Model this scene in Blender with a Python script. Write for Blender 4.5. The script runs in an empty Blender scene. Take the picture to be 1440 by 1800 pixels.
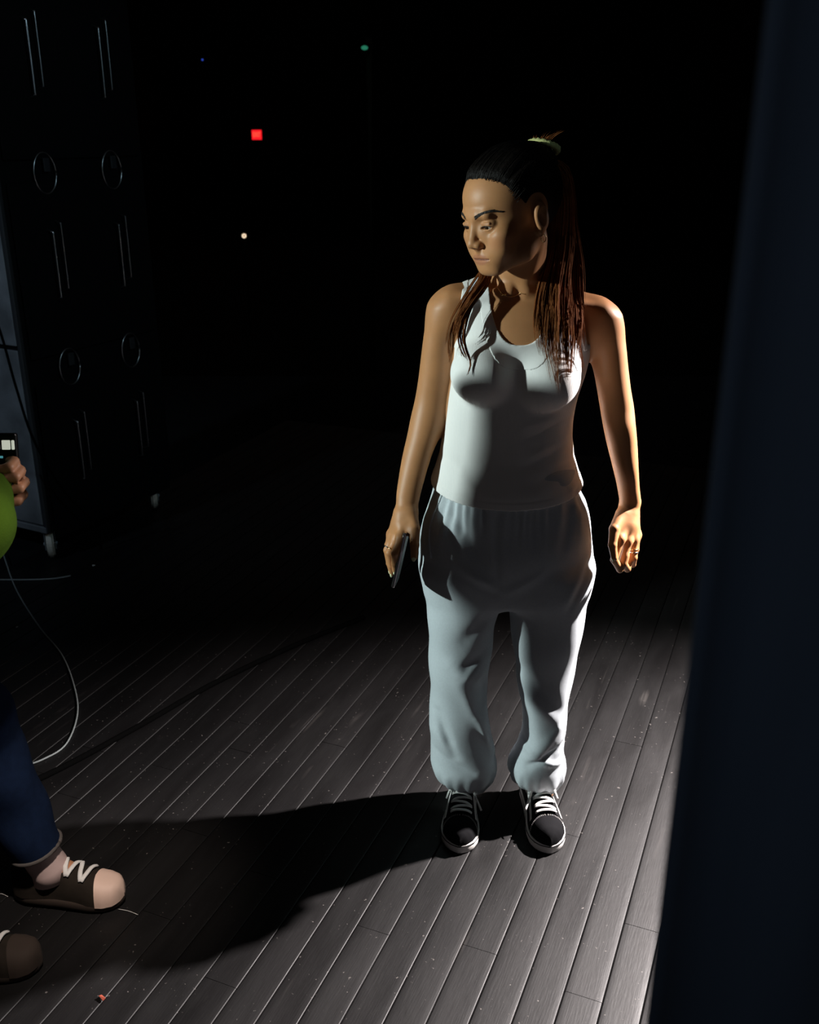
import bpy, bmesh, math, random
import numpy as np
from mathutils import Vector, Matrix

scene = bpy.context.scene
col = scene.collection
random.seed(7)
rng = np.random.default_rng(11)
PI = math.pi

# ------------------------------------------------------------------ camera
FPX = 1718.0                       # focal length in pixels of the 1440 x 1800 frame
TH = math.atan(672.0 / FPX)        # downward pitch
EYE = 1.70
cam_data = bpy.data.cameras.new('camera')
cam_data.sensor_fit = 'VERTICAL'
cam_data.sensor_height = 36.0
cam_data.sensor_width = 28.8
cam_data.lens = FPX / 1800.0 * 36.0
cam_data.clip_start = 0.05
cam_data.clip_end = 200
cam_data.dof.use_dof = True
cam_data.dof.focus_distance = 2.2
cam_data.dof.aperture_fstop = 5.6
cam = bpy.data.objects.new('camera', cam_data)
cam.location = (0, 0, EYE)
cam.rotation_euler = (PI / 2 - TH, 0, 0)
col.objects.link(cam)
scene.camera = cam

# ------------------------------------------------------------------ world, lights, exposure
world = bpy.data.worlds.new('world')
scene.world = world
world.use_nodes = True
world.node_tree.nodes['Background'].inputs[0].default_value = (1.0, 0.86, 0.76, 1)
world.node_tree.nodes['Background'].inputs[1].default_value = 0.012


def lamp(name, kind, loc, target, energy, color, size=0.05, angle=60, blend=0.5):
    ld = bpy.data.lights.new(name, kind)
    ld.energy = energy
    ld.color = color
    if kind == 'SPOT':
        ld.spot_size = math.radians(angle)
        ld.spot_blend = blend
        ld.shadow_soft_size = size
    elif kind == 'AREA':
        ld.size = size
    else:
        ld.shadow_soft_size = size
    o = bpy.data.objects.new(name, ld)
    o.location = loc
    d = Vector(target) - Vector(loc)
    o.rotation_euler = d.to_track_quat('-Z', 'Y').to_euler()
    col.objects.link(o)
    return o


# warm white light hung in the wings on the right, a little behind her, aimed low
lamp('wing_spotlight', 'SPOT', (1.62, 2.60, 1.75), (0.72, 1.50, 0.0), 1250, (1.0, 0.91, 0.89), 0.024, 98, 1.0)
# cool light from the left
lamp('left_spotlight', 'SPOT', (-3.05, 1.15, 1.90), (0.20, 2.13, 0.95), 490, (0.84, 1.0, 0.97), 0.035, 31, 0.3)
# added weak warm fill from the front left, lifts her shaded side
lamp('front_fill', 'SPOT', (-2.4, -0.9, 2.3), (0.25, 2.1, 1.1), 1.2, (1.0, 0.86, 0.74), 0.25, 30, 0.7)
# added dim blue spot that brightens the near curtain
lamp('curtain_fill', 'SPOT', (-0.9, -1.2, 3.0), (1.0, 0.6, 1.3), 95, (0.70, 0.88, 1.0), 0.15, 38, 0.7)
# added overhead spot, there only to light the walking shoe
lamp('shoe_fill', 'SPOT', (-0.15, 0.75, 2.7), (-0.73, 1.80, 0.18), 240, (1.0, 0.86, 0.76), 0.05, 17, 1.0)
lamp('side_glint_light', 'SPOT', (1.6, 0.6, 3.2), (-1.3, 4.0, 1.4), 70, (0.55, 0.85, 1.0), 0.12, 34, 0.8)  # added blue spot that makes the rack handles glint
lamp('rack_fill', 'SPOT', (-3.3, 1.2, 3.0), (-1.6, 3.9, 1.1), 75, (0.62, 0.8, 1.0), 0.1, 40, 0.8)  # added bluish spot to brighten the grey rack panel

scene.view_settings.view_transform = 'Standard'
scene.view_settings.look = 'None'
scene.view_settings.exposure = 0.0
scene.view_settings.gamma = 1.0
scene.view_settings.use_curve_mapping = False

# ------------------------------------------------------------------ picture point -> place helpers
CT, ST = math.cos(TH), math.sin(TH)


def at(u, v, Y):
    """World point seen at pixel (u, v) standing Y metres in front of the camera."""
    a = (u - 720.0) / FPX
    b = (v - 900.0) / FPX
    r = np.array([a, CT - b * ST, -ST - b * CT])
    return np.array([0, 0, EYE]) + r * (Y / r[1])


def on_floor(u, v, z=0.0):
    a = (u - 720.0) / FPX
    b = (v - 900.0) / FPX
    r = np.array([a, CT - b * ST, -ST - b * CT])
    return np.array([0, 0, EYE]) + r * ((z - EYE) / r[2])


# ------------------------------------------------------------------ materials
def mat(name, color, rough=0.6, metal=0.0, spec=0.5, var=0.0, vscale=8.0, bump=0.0, bscale=60.0,
        sheen=0.0, emit=None, estr=0.0, attr=None, sss=0.0, alpha=None, trans=0.0, coords='Object', stretch=None):
    m = bpy.data.materials.new(name)
    m.use_nodes = True
    nt = m.node_tree
    b = nt.nodes['Principled BSDF']
    b.inputs['Base Color'].default_value = (*color, 1)
    b.inputs['Roughness'].default_value = rough
    b.inputs['Metallic'].default_value = metal
    b.inputs['Specular IOR Level'].default_value = spec
    if sheen:
        b.inputs['Sheen Weight'].default_value = sheen
        b.inputs['Sheen Roughness'].default_value = 0.4
    if emit:
        b.inputs['Emission Color'].default_value = (*emit, 1)
        b.inputs['Emission Strength'].default_value = estr
    if sss:
        b.inputs['Subsurface Weight'].default_value = sss
        b.inputs['Subsurface Radius'].default_value = (0.012, 0.004, 0.002)
        b.inputs['Subsurface Scale'].default_value = 1.0
    if trans:
        b.inputs['Transmission Weight'].default_value = trans
    tc = nt.nodes.new('ShaderNodeTexCoord')
    src = tc.outputs[coords]
    if stretch:
        mp = nt.nodes.new('ShaderNodeMapping')
        mp.inputs['Scale'].default_value = stretch
        nt.links.new(src, mp.inputs[0])
        src = mp.outputs[0]
    base = None
    if attr:
        a = nt.nodes.new('ShaderNodeAttribute')
        a.attribute_name = attr
        base = a.outputs['Color']
    if var:
        n = nt.nodes.new('ShaderNodeTexNoise')
        n.inputs['Scale'].default_value = vscale
        n.inputs['Detail'].default_value = 5
        nt.links.new(src, n.inputs['Vector'])
        mr = nt.nodes.new('ShaderNodeMapRange')
        mr.inputs['From Min'].default_value = 0.25
        mr.inputs['From Max'].default_value = 0.75
        mr.inputs['To Min'].default_value = 1 - var
        mr.inputs['To Max'].default_value = 1 + var
        nt.links.new(n.outputs['Fac'], mr.inputs['Value'])
        mx = nt.nodes.new('ShaderNodeMix')
        mx.data_type = 'RGBA'
        mx.blend_type = 'MULTIPLY'
        mx.inputs['Factor'].default_value = 1.0
        if base:
            nt.links.new(base, mx.inputs['A'])
        else:
            mx.inputs['A'].default_value = (*color, 1)
        nt.links.new(mr.outputs['Result'], mx.inputs['B'])
        base = mx.outputs['Result']
    if base:
        nt.links.new(base, b.inputs['Base Color'])
    if bump:
        n2 = nt.nodes.new('ShaderNodeTexNoise')
        n2.inputs['Scale'].default_value = bscale
        n2.inputs['Detail'].default_value = 4
        nt.links.new(src, n2.inputs['Vector'])
        bp = nt.nodes.new('ShaderNodeBump')
        bp.inputs['Strength'].default_value = bump
        bp.inputs['Distance'].default_value = 0.002
        nt.links.new(n2.outputs['Fac'], bp.inputs['Height'])
        nt.links.new(bp.outputs['Normal'], b.inputs['Normal'])
    return m


M = {}
M['black_wall'] = mat('black_paint', (0.006, 0.006, 0.007), 0.9, spec=0.2, var=0.3)
M['skin'] = mat('skin', (0.5, 0.27, 0.17), 0.48, spec=0.34, var=0.06, vscale=30, bump=0.05, bscale=400, attr='Col', sss=0.06)
M['hair'] = mat('brown_hair', (0.19, 0.064, 0.020), 0.75, spec=0.06, var=0.3, vscale=40)
M['hair_cap'] = mat('dark_hair', (0.0045, 0.003, 0.0024), 0.6, spec=0.12, var=0.4, vscale=90, bump=0.5, bscale=160)
M['sweat'] = mat('grey_fleece', (0.50, 0.545, 0.575), 0.95, spec=0.1, var=0.05, vscale=220, bump=0.22, bscale=900, sheen=0.1)
M['white_rubber'] = mat('white_rubber', (0.82, 0.80, 0.77), 0.5, var=0.03)
M['black_suede'] = mat('black_suede', (0.008, 0.008, 0.009), 0.95, spec=0.1, bump=0.3, bscale=900)
M['black_canvas'] = mat('black_canvas', (0.012, 0.012, 0.013), 0.9, spec=0.15, bump=0.3, bscale=1200)
M['white_leather'] = mat('white_leather', (0.78, 0.76, 0.73), 0.5, var=0.04)
M['lace'] = mat('white_cotton_lace', (0.78, 0.77, 0.75), 0.9, bump=0.4, bscale=1500)
M['thread'] = mat('white_thread', (0.7, 0.68, 0.65), 0.8)
M['gold'] = mat('gold', (0.85, 0.6, 0.28), 0.22, metal=1.0)
M['silver'] = mat('silver', (0.85, 0.83, 0.8), 0.2, metal=1.0)
M['eye'] = mat('eye_white', (0.36, 0.30, 0.26), 0.25)
M['iris'] = mat('brown_iris', (0.02, 0.010, 0.006), 0.1)
M['brow'] = mat('brow_hair', (0.012, 0.007, 0.005), 0.7)
M['nail'] = mat('pale_yellow_polish', (0.85, 0.86, 0.55), 0.2)
M['phone_black'] = mat('black_glass', (0.008, 0.008, 0.009), 0.32, spec=0.3)
M['phone_rim'] = mat('polished_steel', (0.75, 0.72, 0.72), 0.18, metal=1.0)
M['elastic'] = mat('pale_green_scrunchie', (0.42, 0.42, 0.16), 0.8, bump=0.4, bscale=300)


def mat_tank():
    m = mat('white_ribbed_cotton', (0.80, 0.79, 0.77), 0.9, spec=0.1)
    nt = m.node_tree
    b = nt.nodes['Principled BSDF']
    tc = nt.nodes.new('ShaderNodeTexCoord')
    w = nt.nodes.new('ShaderNodeTexWave')
    w.wave_type = 'BANDS'
    w.bands_direction = 'X'
    w.inputs['Scale'].default_value = 150.0
    w.inputs['Distortion'].default_value = 0.4
    w.inputs['Detail'].default_value = 1
    nt.links.new(tc.outputs['Object'], w.inputs['Vector'])
    bp = nt.nodes.new('ShaderNodeBump')
    bp.inputs['Strength'].default_value = 0.25
    bp.inputs['Distance'].default_value = 0.001
    nt.links.new(w.outputs['Fac'], bp.inputs['Height'])
    nt.links.new(bp.outputs['Normal'], b.inputs['Normal'])
    return m


M['tank'] = mat_tank()
M['tank_trim'] = mat('white_cotton_trim', (0.80, 0.79, 0.77), 0.9, spec=0.1, bump=0.15, bscale=900)


# ------------------------------------------------------------------ object helpers
def tag(o, label=None, cat=None, group=None, kind=None):
    if label:
        o['label'] = label
    if cat:
        o['category'] = cat
    if group:
        o['group'] = group
    if kind:
        o['kind'] = kind
    return o


def empty(name, loc=(0, 0, 0), rz=0.0):
    o = bpy.data.objects.new(name, None)
    o.empty_display_size = 0.05
    o.location = loc
    o.rotation_euler = (0, 0, rz)
    col.objects.link(o)
    return o


def obj_from(name, verts, faces, material=None, parent=None, smooth=True):
    me = bpy.data.meshes.new(name)
    me.from_pydata([tuple(map(float, v)) for v in verts], [], [tuple(map(int, f)) for f in faces])
    if smooth:
        me.shade_smooth()
    me.update()
    o = bpy.data.objects.new(name, me)
    if material:
        me.materials.append(material)
    col.objects.link(o)
    if parent:
        attach(o, parent)
    return o


PARENT_LOC = {}


def attach(o, parent):
    """Parent o, keeping the vertices it has in world space where they are."""
    o.parent = parent
    m = Matrix.Identity(4)
    p = parent
    chain = []
    while p is not None:
        chain.append(p)
        p = p.parent
    for q in reversed(chain):
        m = m @ q.matrix_basis
    o.matrix_basis = m.inverted() @ o.matrix_basis
    return o


def bm_obj(name, bm, material=None, parent=None, smooth=False, local=False):
    me = bpy.data.meshes.new(name)
    bmesh.ops.recalc_face_normals(bm, faces=bm.faces)
    bm.to_mesh(me)
    bm.free()
    if smooth:
        me.shade_smooth()
    if material:
        me.materials.append(material)
    o = bpy.data.objects.new(name, me)
    col.objects.link(o)
    if parent:
        if local:
            o.parent = parent
        else:
            attach(o, parent)
    return o


def add_box(bm, c, s, rot=None, bevel=0.0, seg=2):
    r = bmesh.ops.create_cube(bm, size=1.0)
    vs = r['verts']
    for v in vs:
        v.co = Vector((v.co.x * s[0], v.co.y * s[1], v.co.z * s[2]))
    if bevel > 0:
        es = list({e for v in vs for e in v.link_edges})
        rb = bmesh.ops.bevel(bm, geom=es, offset=bevel, segments=seg, affect='EDGES', profile=0.5)
        vs = list({v for f in rb['faces'] for v in f.verts} | {v for v in vs if v.is_valid})
    mtx = Matrix.Translation(Vector(c))
    if rot is not None:
        mtx = mtx @ rot.to_4x4()
    for v in vs:
        v.co = mtx @ v.co
    return vs


def tube_data(pts, radii, sides=8, flat=1.0, up=None):
    pts = np.asarray(pts, float)
    n = len(pts)
    if np.isscalar(radii):
        radii = np.full(n, radii)
    tang = np.gradient(pts, axis=0)
    tang /= np.linalg.norm(tang, axis=1)[:, None] + 1e-12
    ref = np.array(up if up is not None else [0.13, 0.97, 0.21])
    verts, faces = [], []
    for i in range(n):
        t = tang[i]
        a = ref - t * (ref @ t)
        if np.linalg.norm(a) < 1e-3:
            a = np.array([1.0, 0, 0]) - t * t[0]
        a /= np.linalg.norm(a)
        b = np.cross(t, a)
        for k in range(sides):
            an = 2 * PI * k / sides
            verts.append(pts[i] + radii[i] * (math.cos(an) * a * flat + math.sin(an) * b))
    for i in range(n - 1):
        for k in range(sides):
            k2 = (k + 1) % sides
            faces.append((i * sides + k, i * sides + k2, (i + 1) * sides + k2, (i + 1) * sides + k))
    faces.append(tuple(range(sides - 1, -1, -1)))
    faces.append(tuple((n - 1) * sides + k for k in range(sides)))
    return verts, faces


def spline(pts, n):
    """Catmull-Rom through the points, n samples."""
    P = np.asarray(pts, float)
    P = np.vstack([2 * P[0] - P[1], P, 2 * P[-1] - P[-2]])
    m = len(P) - 3
    out = []
    for i in range(n):
        t = i / (n - 1) * m
        k = min(int(t), m - 1)
        f = t - k
        p0, p1, p2, p3 = P[k:k + 4]
        out.append(0.5 * (2 * p1 + (p2 - p0) * f + (2 * p0 - 5 * p1 + 4 * p2 - p3) * f * f + (3 * p1 - p0 - 3 * p2 + p3) * f ** 3))
    return np.array(out)


def tubes_obj(name, tubes, material, parent=None):
    V, Fc = [], []
    for pts, r, sides, *rest in tubes:
        fl = rest[0] if rest else 1.0
        up = rest[1] if len(rest) > 1 else None
        v, f = tube_data(pts, r, sides, fl, up)
        o = len(V)
        V += v
        Fc += [tuple(i + o for i in q) for q in f]
    return obj_from(name, V, Fc, material, parent)


# ------------------------------------------------------------------ implicit modelling
def smin(a, b, k):
    if k <= 0:
        return np.minimum(a, b)
    h = np.clip(0.5 + 0.5 * (b - a) / k, 0, 1)
    return b + (a - b) * h - k * h * (1 - h)


def f_ell(c, r, R=None):
    c = np.asarray(c, float)
    r = np.asarray(r, float)

    def f(x, y, z):
        dx, dy, dz = x - c[0], y - c[1], z - c[2]
        if R is not None:
            dx, dy, dz = (R[0, 0] * dx + R[1, 0] * dy + R[2, 0] * dz,
                          R[0, 1] * dx + R[1, 1] * dy + R[2, 1] * dz,
                          R[0, 2] * dx + R[1, 2] * dy + R[2, 2] * dz)
        ax, ay, az = dx / r[0], dy / r[1], dz / r[2]
        k0 = np.sqrt(ax * ax + ay * ay + az * az) + 1e-9
        ax, ay, az = ax / r[0], ay / r[1], az / r[2]
        k1 = np.sqrt(ax * ax + ay * ay + az * az) + 1e-9
        return k0 * (k0 - 1) / k1
    m = r.max()
    return f, (c - m, c + m)


def f_cap(a, b, r1, r2):
    a = np.asarray(a, float)
    b = np.asarray(b, float)
    ba = b - a
    L = ba @ ba + 1e-12

    def f(x, y, z):
        px, py, pz = x - a[0], y - a[1], z - a[2]
        t = np.clip((px * ba[0] + py * ba[1] + pz * ba[2]) / L, 0, 1)
        dx, dy, dz = px - t * ba[0], py - t * ba[1], pz - t * ba[2]
        return np.sqrt(dx * dx + dy * dy + dz * dz) - (r1 + (r2 - r1) * t)
    m = max(r1, r2)
    return f, (np.minimum(a, b) - m, np.maximum(a, b) + m)


def hermite(zs, vals, z):
    zs = np.asarray(zs, float)
    vals = np.asarray(vals, float)
    m = np.gradient(vals, zs)
    z = np.clip(z, zs[0], zs[-1])
    i = np.clip(np.searchsorted(zs, z, side='right') - 1, 0, len(zs) - 2)
    h = zs[i + 1] - zs[i]
    t = (z - zs[i]) / h
    return ((2 * t ** 3 - 3 * t ** 2 + 1) * vals[i] + (t ** 3 - 2 * t ** 2 + t) * h * m[i]
            + (-2 * t ** 3 + 3 * t ** 2) * vals[i + 1] + (t ** 3 - t ** 2) * h * m[i + 1])


def f_loft(secs, p=2.0, round_end=0.02):
    """Vertical limb from sections (z, cx, cy, rx, ry_front, ry_back)."""
    secs = sorted(secs)
    S = np.array(secs, float)
    zs = S[:, 0]

    def f(x, y, z):
        cx, cy, rx, rf, rb = (hermite(zs, S[:, k], z) for k in range(1, 6))
        dx = (x - cx) / rx
        yy = y - cy
        ry = np.where(yy < 0, rf, rb)
        dy = yy / ry
        if p == 2.0:
            k0 = np.sqrt(dx * dx + dy * dy) + 1e-9
        else:
            k0 = (np.abs(dx) ** p + np.abs(dy) ** p + 1e-9) ** (1 / p)
        k1 = np.sqrt((dx / rx) ** 2 + (dy / ry) ** 2) + 1e-9
        d = np.where(k0 > 0.3, k0 * (k0 - 1) / k1, (k0 - 1) * np.minimum(rx, ry))
        d = np.maximum(d, (k0 - 1) * np.minimum(rx, ry))
        ez = np.maximum(z - zs[-1], zs[0] - z) + round_end
        dd = np.maximum(d + round_end, ez)
        return np.where(ez > 0, np.sqrt(np.maximum(d + round_end, 0) ** 2 + np.maximum(ez, 0) ** 2) - round_end
                        + np.minimum(dd, 0), d)
    lo = np.array([(S[:, 1] - S[:, 3]).min(), (S[:, 2] - S[:, 4]).min(), zs[0]])
    hi = np.array([(S[:, 1] + S[:, 3]).max(), (S[:, 2] + S[:, 5]).max(), zs[-1]])
    return f, (lo, hi)


class Field:
    def __init__(self):
        self.ops = []

    def u(self, prim, k=0.01):
        self.ops.append(('u', prim[0], prim[1], k))
        return self

    def s(self, prim, k=0.005):
        self.ops.append(('s', prim[0], prim[1], k))
        return self

    def warp(self, fn, lo, hi):
        self.ops.append(('w', fn, (np.asarray(lo, float), np.asarray(hi, float)), 0))
        return self

    def grid(self, h, lo, hi, pad=0.03):
        lo = np.asarray(lo, float)
        n = np.ceil((np.asarray(hi) - lo) / h).astype(int) + 1
        A = np.full(n, 0.08, np.float32)
        ax = [lo[i] + h * np.arange(n[i]) for i in range(3)]
        for kind, fn, bb, k in self.ops:
            m = pad if kind != 'w' else 0
            i0 = np.maximum(np.floor((bb[0] - m - lo) / h).astype(int), 0)
            i1 = np.minimum(np.ceil((bb[1] + m - lo) / h).astype(int) + 1, n)
            if (i1 <= i0).any():
                continue
            sl = tuple(slice(a, b) for a, b in zip(i0, i1))
            x = ax[0][sl[0]][:, None, None]
            y = ax[1][sl[1]][None, :, None]
            z = ax[2][sl[2]][None, None, :]
            if kind == 'u':
                A[sl] = smin(A[sl], fn(x, y, z), k)
            elif kind == 's':
                A[sl] = -smin(-A[sl], fn(x, y, z), k)
            else:
                A[sl] = fn(A[sl], x, y, z)
        return A, lo, h

    def pts(self, P, pad=0.03):
        P = np.asarray(P, float)
        d = np.full(len(P), 0.08)
        for kind, fn, bb, k in self.ops:
            m = pad if kind != 'w' else 0
            msk = ((P > bb[0] - m) & (P < bb[1] + m)).all(1)
            if not msk.any():
                continue
            x, y, z = P[msk].T
            if kind == 'u':
                d[msk] = smin(d[msk], fn(x, y, z), k)
            elif kind == 's':
                d[msk] = -smin(-d[msk], fn(x, y, z), k)
            else:
                d[msk] = fn(d[msk], x, y, z)
        return d

    def project(self, P, it=4, step=0.004):
        P = np.array(P, float)
        e = 4e-4
        for _ in range(it):
            d = self.pts(P)
            g = np.stack([self.pts(P + np.eye(3)[i] * e) - d for i in range(3)], 1) / e
            g2 = (g * g).sum(1) + 1e-6
            mv = -(d / g2)[:, None] * g
            L = np.linalg.norm(mv, axis=1)[:, None] + 1e-12
            P += mv * np.minimum(1, step / L)
        return P


def surface(A, lo, h):
    """Naive surface nets -> verts, quads."""
    S = A < 0
    n = np.array(A.shape)
    cnt = np.zeros(n - 1, np.uint8)
    for i in (0, 1):
        for j in (0, 1):
            for k in (0, 1):
                cnt += S[i:n[0] - 1 + i, j:n[1] - 1 + j, k:n[2] - 1 + k]
    act = np.argwhere((cnt > 0) & (cnt < 8))
    del cnt
    offs = [(i, j, k) for i in (0, 1) for j in (0, 1) for k in (0, 1)]
    V = np.stack([A[act[:, 0] + o[0], act[:, 1] + o[1], act[:, 2] + o[2]] for o in offs], 1).astype(float)
    acc = np.zeros((len(act), 3))
    num = np.zeros(len(act))
    for a in range(8):
        for b in range(a + 1, 8):
            df = np.array(offs[b]) - np.array(offs[a])
            if abs(df).sum() != 1:
                continue
            va, vb = V[:, a], V[:, b]
            m = (va < 0) != (vb < 0)
            t = np.where(m, va / np.where(m, va - vb, 1), 0)
            acc += np.where(m[:, None], np.array(offs[a]) + t[:, None] * df, 0)
            num += m
    P = lo + h * (act + acc / num[:, None])
    ids = np.full(n - 1, -1, np.int32)
    ids[act[:, 0], act[:, 1], act[:, 2]] = np.arange(len(act))
    quads = []
    for ax in range(3):
        o1, o2 = [(1, 2), (2, 0), (0, 1)][ax]
        sa = [slice(None)] * 3
        sb = [slice(None)] * 3
        sa[ax] = slice(0, n[ax] - 1)
        sb[ax] = slice(1, n[ax])
        ch = S[tuple(sa)] != S[tuple(sb)]
        e = np.argwhere(ch)
        e = e[(e[:, o1] > 0) & (e[:, o2] > 0) & (e[:, o1] < n[o1] - 1) & (e[:, o2] < n[o2] - 1)]
        ins = S[e[:, 0], e[:, 1], e[:, 2]]
        q = []
        for d1, d2 in ((1, 1), (0, 1), (0, 0), (1, 0)):
            c = e.copy()
            c[:, o1] -= d1
            c[:, o2] -= d2
            q.append(ids[c[:, 0], c[:, 1], c[:, 2]])
        q = np.stack(q, 1)
        q[~ins] = q[~ins][:, ::-1]
        quads.append(q)
    Q = np.vstack(quads)
    Q = Q[(Q >= 0).all(1)]
    return P, Q


def mesh_np(name, P, Q):
    me = bpy.data.meshes.new(name)
    me.vertices.add(len(P))
    me.vertices.foreach_set('co', P.astype(np.float32).ravel())
    w = Q.shape[1]
    me.loops.add(len(Q) * w)
    me.loops.foreach_set('vertex_index', Q.astype(np.int32).ravel())
    me.polygons.add(len(Q))
    me.polygons.foreach_set('loop_start', (np.arange(len(Q)) * w).astype(np.int32))
    me.update(calc_edges=True)
    me.validate()
    me.shade_smooth()
    return me


def field_obj(name, F, h, lo, hi, material, parent=None, relax=1, refine=None):
    A, l, hh = F.grid(h, lo, hi)
    P, Q = surface(A, l, hh)
    del A
    if relax:
        P = F.project(P, it=relax, step=h)
    me = mesh_np(name, P, Q)
    if refine is not None:
        for _ in range(1):
            bm = bmesh.new()
            bm.from_mesh(me)
            es = [e for e in bm.edges if refine(e.verts[0].co) and refine(e.verts[1].co)]
            bmesh.ops.subdivide_edges(bm, edges=es, cuts=1, use_grid_fill=True)
            bm.to_mesh(me)
            bm.free()
        C = np.empty(len(me.vertices) * 3, np.float32)
        me.vertices.foreach_get('co', C)
        C = C.reshape(-1, 3).astype(float)
        C = F.project(C, it=2, step=h)
        me.vertices.foreach_set('co', C.astype(np.float32).ravel())
        me.update()
        me.shade_smooth()
    me.materials.append(material)
    o = bpy.data.objects.new(name, me)
    col.objects.link(o)
    if parent:
        attach(o, parent)
    return o


def coords(o):
    C = np.empty(len(o.data.vertices) * 3, np.float32)
    o.data.vertices.foreach_get('co', C)
    return C.reshape(-1, 3).astype(float)


def row(v, uL, uR, Y, rf, rb=None):
    """A limb section from its two outlines in one picture row, standing Y metres away."""
    a, b = at(uL, v, Y), at(uR, v, Y)
    return (a[2], (a[0] + b[0]) / 2, Y, (b[0] - a[0]) / 2, rf, rb if rb else rf)



# ================================================================== stage structure
def mat_floor():
    m = mat('worn_black_floor_paint', (0.03, 0.028, 0.029), 0.5, spec=0.38)
    nt = m.node_tree
    b = nt.nodes['Principled BSDF']
    geo = nt.nodes.new('ShaderNodeNewGeometry')
    mp = nt.nodes.new('ShaderNodeMapping')
    mp.inputs['Rotation'].default_value = (0, 0, PANG)
    nt.links.new(geo.outputs['Position'], mp.inputs[0])
    pos = mp.outputs[0]

    def noise(scale, detail=4, stretch=None, dist=0.0):
        v = pos
        if stretch:
            q = nt.nodes.new('ShaderNodeMapping')
            q.inputs['Scale'].default_value = stretch
            nt.links.new(pos, q.inputs[0])
            v = q.outputs[0]
        n = nt.nodes.new('ShaderNodeTexNoise')
        n.inputs['Scale'].default_value = scale
        n.inputs['Detail'].default_value = detail
        n.inputs['Distortion'].default_value = dist
        nt.links.new(v, n.inputs['Vector'])
        return n.outputs['Fac']

    def ramp(src, a, b_, lo=0.0, hi=1.0):
        r = nt.nodes.new('ShaderNodeMapRange')
        r.inputs['From Min'].default_value = a
        r.inputs['From Max'].default_value = b_
        r.inputs['To Min'].default_value = lo
        r.inputs['To Max'].default_value = hi
        nt.links.new(src, r.inputs['Value'])
        return r.outputs['Result']

    def math_(op, a, b_):
        n = nt.nodes.new('ShaderNodeMath')
        n.operation = op
        for i, q in enumerate((a, b_)):
            if isinstance(q, (int, float)):
                n.inputs[i].default_value = q
            else:
                nt.links.new(q, n.inputs[i])
        return n.outputs[0]
    stain = ramp(noise(5, 6, (1, .35, 1), .6), .3, .7, .7, 1.35)
    oi = nt.nodes.new('ShaderNodeObjectInfo')
    tone = ramp(oi.outputs['Random'], 0, 1, .82, 1.18)
    k = math_('MULTIPLY', stain, tone)
    # scuffs along the boards, chips of bare wood
    scuff = math_('MULTIPLY', ramp(noise(26, 3, (1, .06, 1), .2), .66, .80), ramp(noise(7, 2), .48, .64))
    chips = math_('MULTIPLY', ramp(noise(95, 2), .69, .75), ramp(noise(9, 2), .46, .58))
    mk = math_('MAXIMUM', math_('MULTIPLY', scuff, .25), math_('MULTIPLY', chips, .9))
    mx = nt.nodes.new('ShaderNodeMix')
    mx.data_type = 'RGBA'
    mx.blend_type = 'MULTIPLY'
    mx.inputs['Factor'].default_value = 1
    mx.inputs['A'].default_value = (0.0055, 0.0050, 0.0052, 1)
    nt.links.new(k, mx.inputs['B'])
    m2 = nt.nodes.new('ShaderNodeMix')
    m2.data_type = 'RGBA'
    nt.links.new(mk, m2.inputs['Factor'])
    nt.links.new(mx.outputs['Result'], m2.inputs['A'])
    m2.inputs['B'].default_value = (0.16, 0.145, 0.135, 1)
    nt.links.new(m2.outputs['Result'], b.inputs['Base Color'])
    rg = ramp(noise(12, 5, (1, .25, 1), .4), .3, .7, .44, .60)
    nt.links.new(rg, b.inputs['Roughness'])
    bp = nt.nodes.new('ShaderNodeBump')
    bp.inputs['Strength'].default_value = .22
    bp.inputs['Distance'].default_value = .0012
    nt.links.new(math_('ADD', noise(240, 3, (1, .08, 1)), math_('MULTIPLY', noise(30, 4), 1.6)), bp.inputs['Height'])
    nt.links.new(bp.outputs['Normal'], b.inputs['Normal'])
    return m


PANG = math.radians(22.18)                     # the boards run this far right of straight ahead
PD = np.array([math.sin(PANG), math.cos(PANG)])
PN = np.array([math.cos(PANG), -math.sin(PANG)])
M['floor'] = mat_floor()
M['edge_wood'] = mat('worn_board_edge', (0.20, 0.165, 0.14), 0.8, var=0.5, vscale=14)
bm = bmesh.new()
add_box(bm, (-1.0, 2.6, -0.06), (12.0, 9.2, 0.08))
floor = bm_obj('floor', bm, M['black_wall'])
tag(floor, 'black painted stage floor of narrow boards', kind='structure')

PW = 0.0809
O0 = -0.2035
JOINTS = {0: [1.807], -1: [1.5685], -2: [2.520], -4: [1.607], -3: [2.057], -7: [1.569]}
bounds = {}


def plank(off0, off1, a0, a1, k):
    g = .0007
    w0, w1 = off0 + g, off1 - g
    c = (w0 + w1) / 2
    hw_ = (w1 - w0) / 2
    crown = .00022
    tilt = (random.random() - .5) * .0005
    dz = (random.random() - .5) * .0005
    prof = []
    for q, zz_ in ((-1, -.012), (-1, -.0016), (-.975, -.0003)):
        prof.append((c + q * hw_, zz_ - crown * q * q))
    for q in (-.93, -.6, -.2, .2, .6, .93):
        prof.append((c + q * hw_, -crown * q * q))
    for q, zz_ in ((.975, -.0003), (1, -.0016), (1, -.012)):
        prof.append((c + q * hw_, zz_ - crown * q * q))
    V = []
    for a in (a0 + .0006, a1 - .0006):
        for o_, z in prof:
            p = PN * o_ + PD * a
            V.append((p[0], p[1], z + dz + tilt * (o_ - c) / hw_))
    n = len(prof)
    Fc = [(i, i + 1, n + i + 1, n + i) for i in range(n - 1)]
    V += V[:]                                   # end caps keep their own corners, so the top shades straight
    Fc += [tuple(range(3 * n - 1, 2 * n - 1, -1)), tuple(range(3 * n, 4 * n))]
    o = obj_from('plank', V, Fc, M['floor'], floor)
    return o


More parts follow.
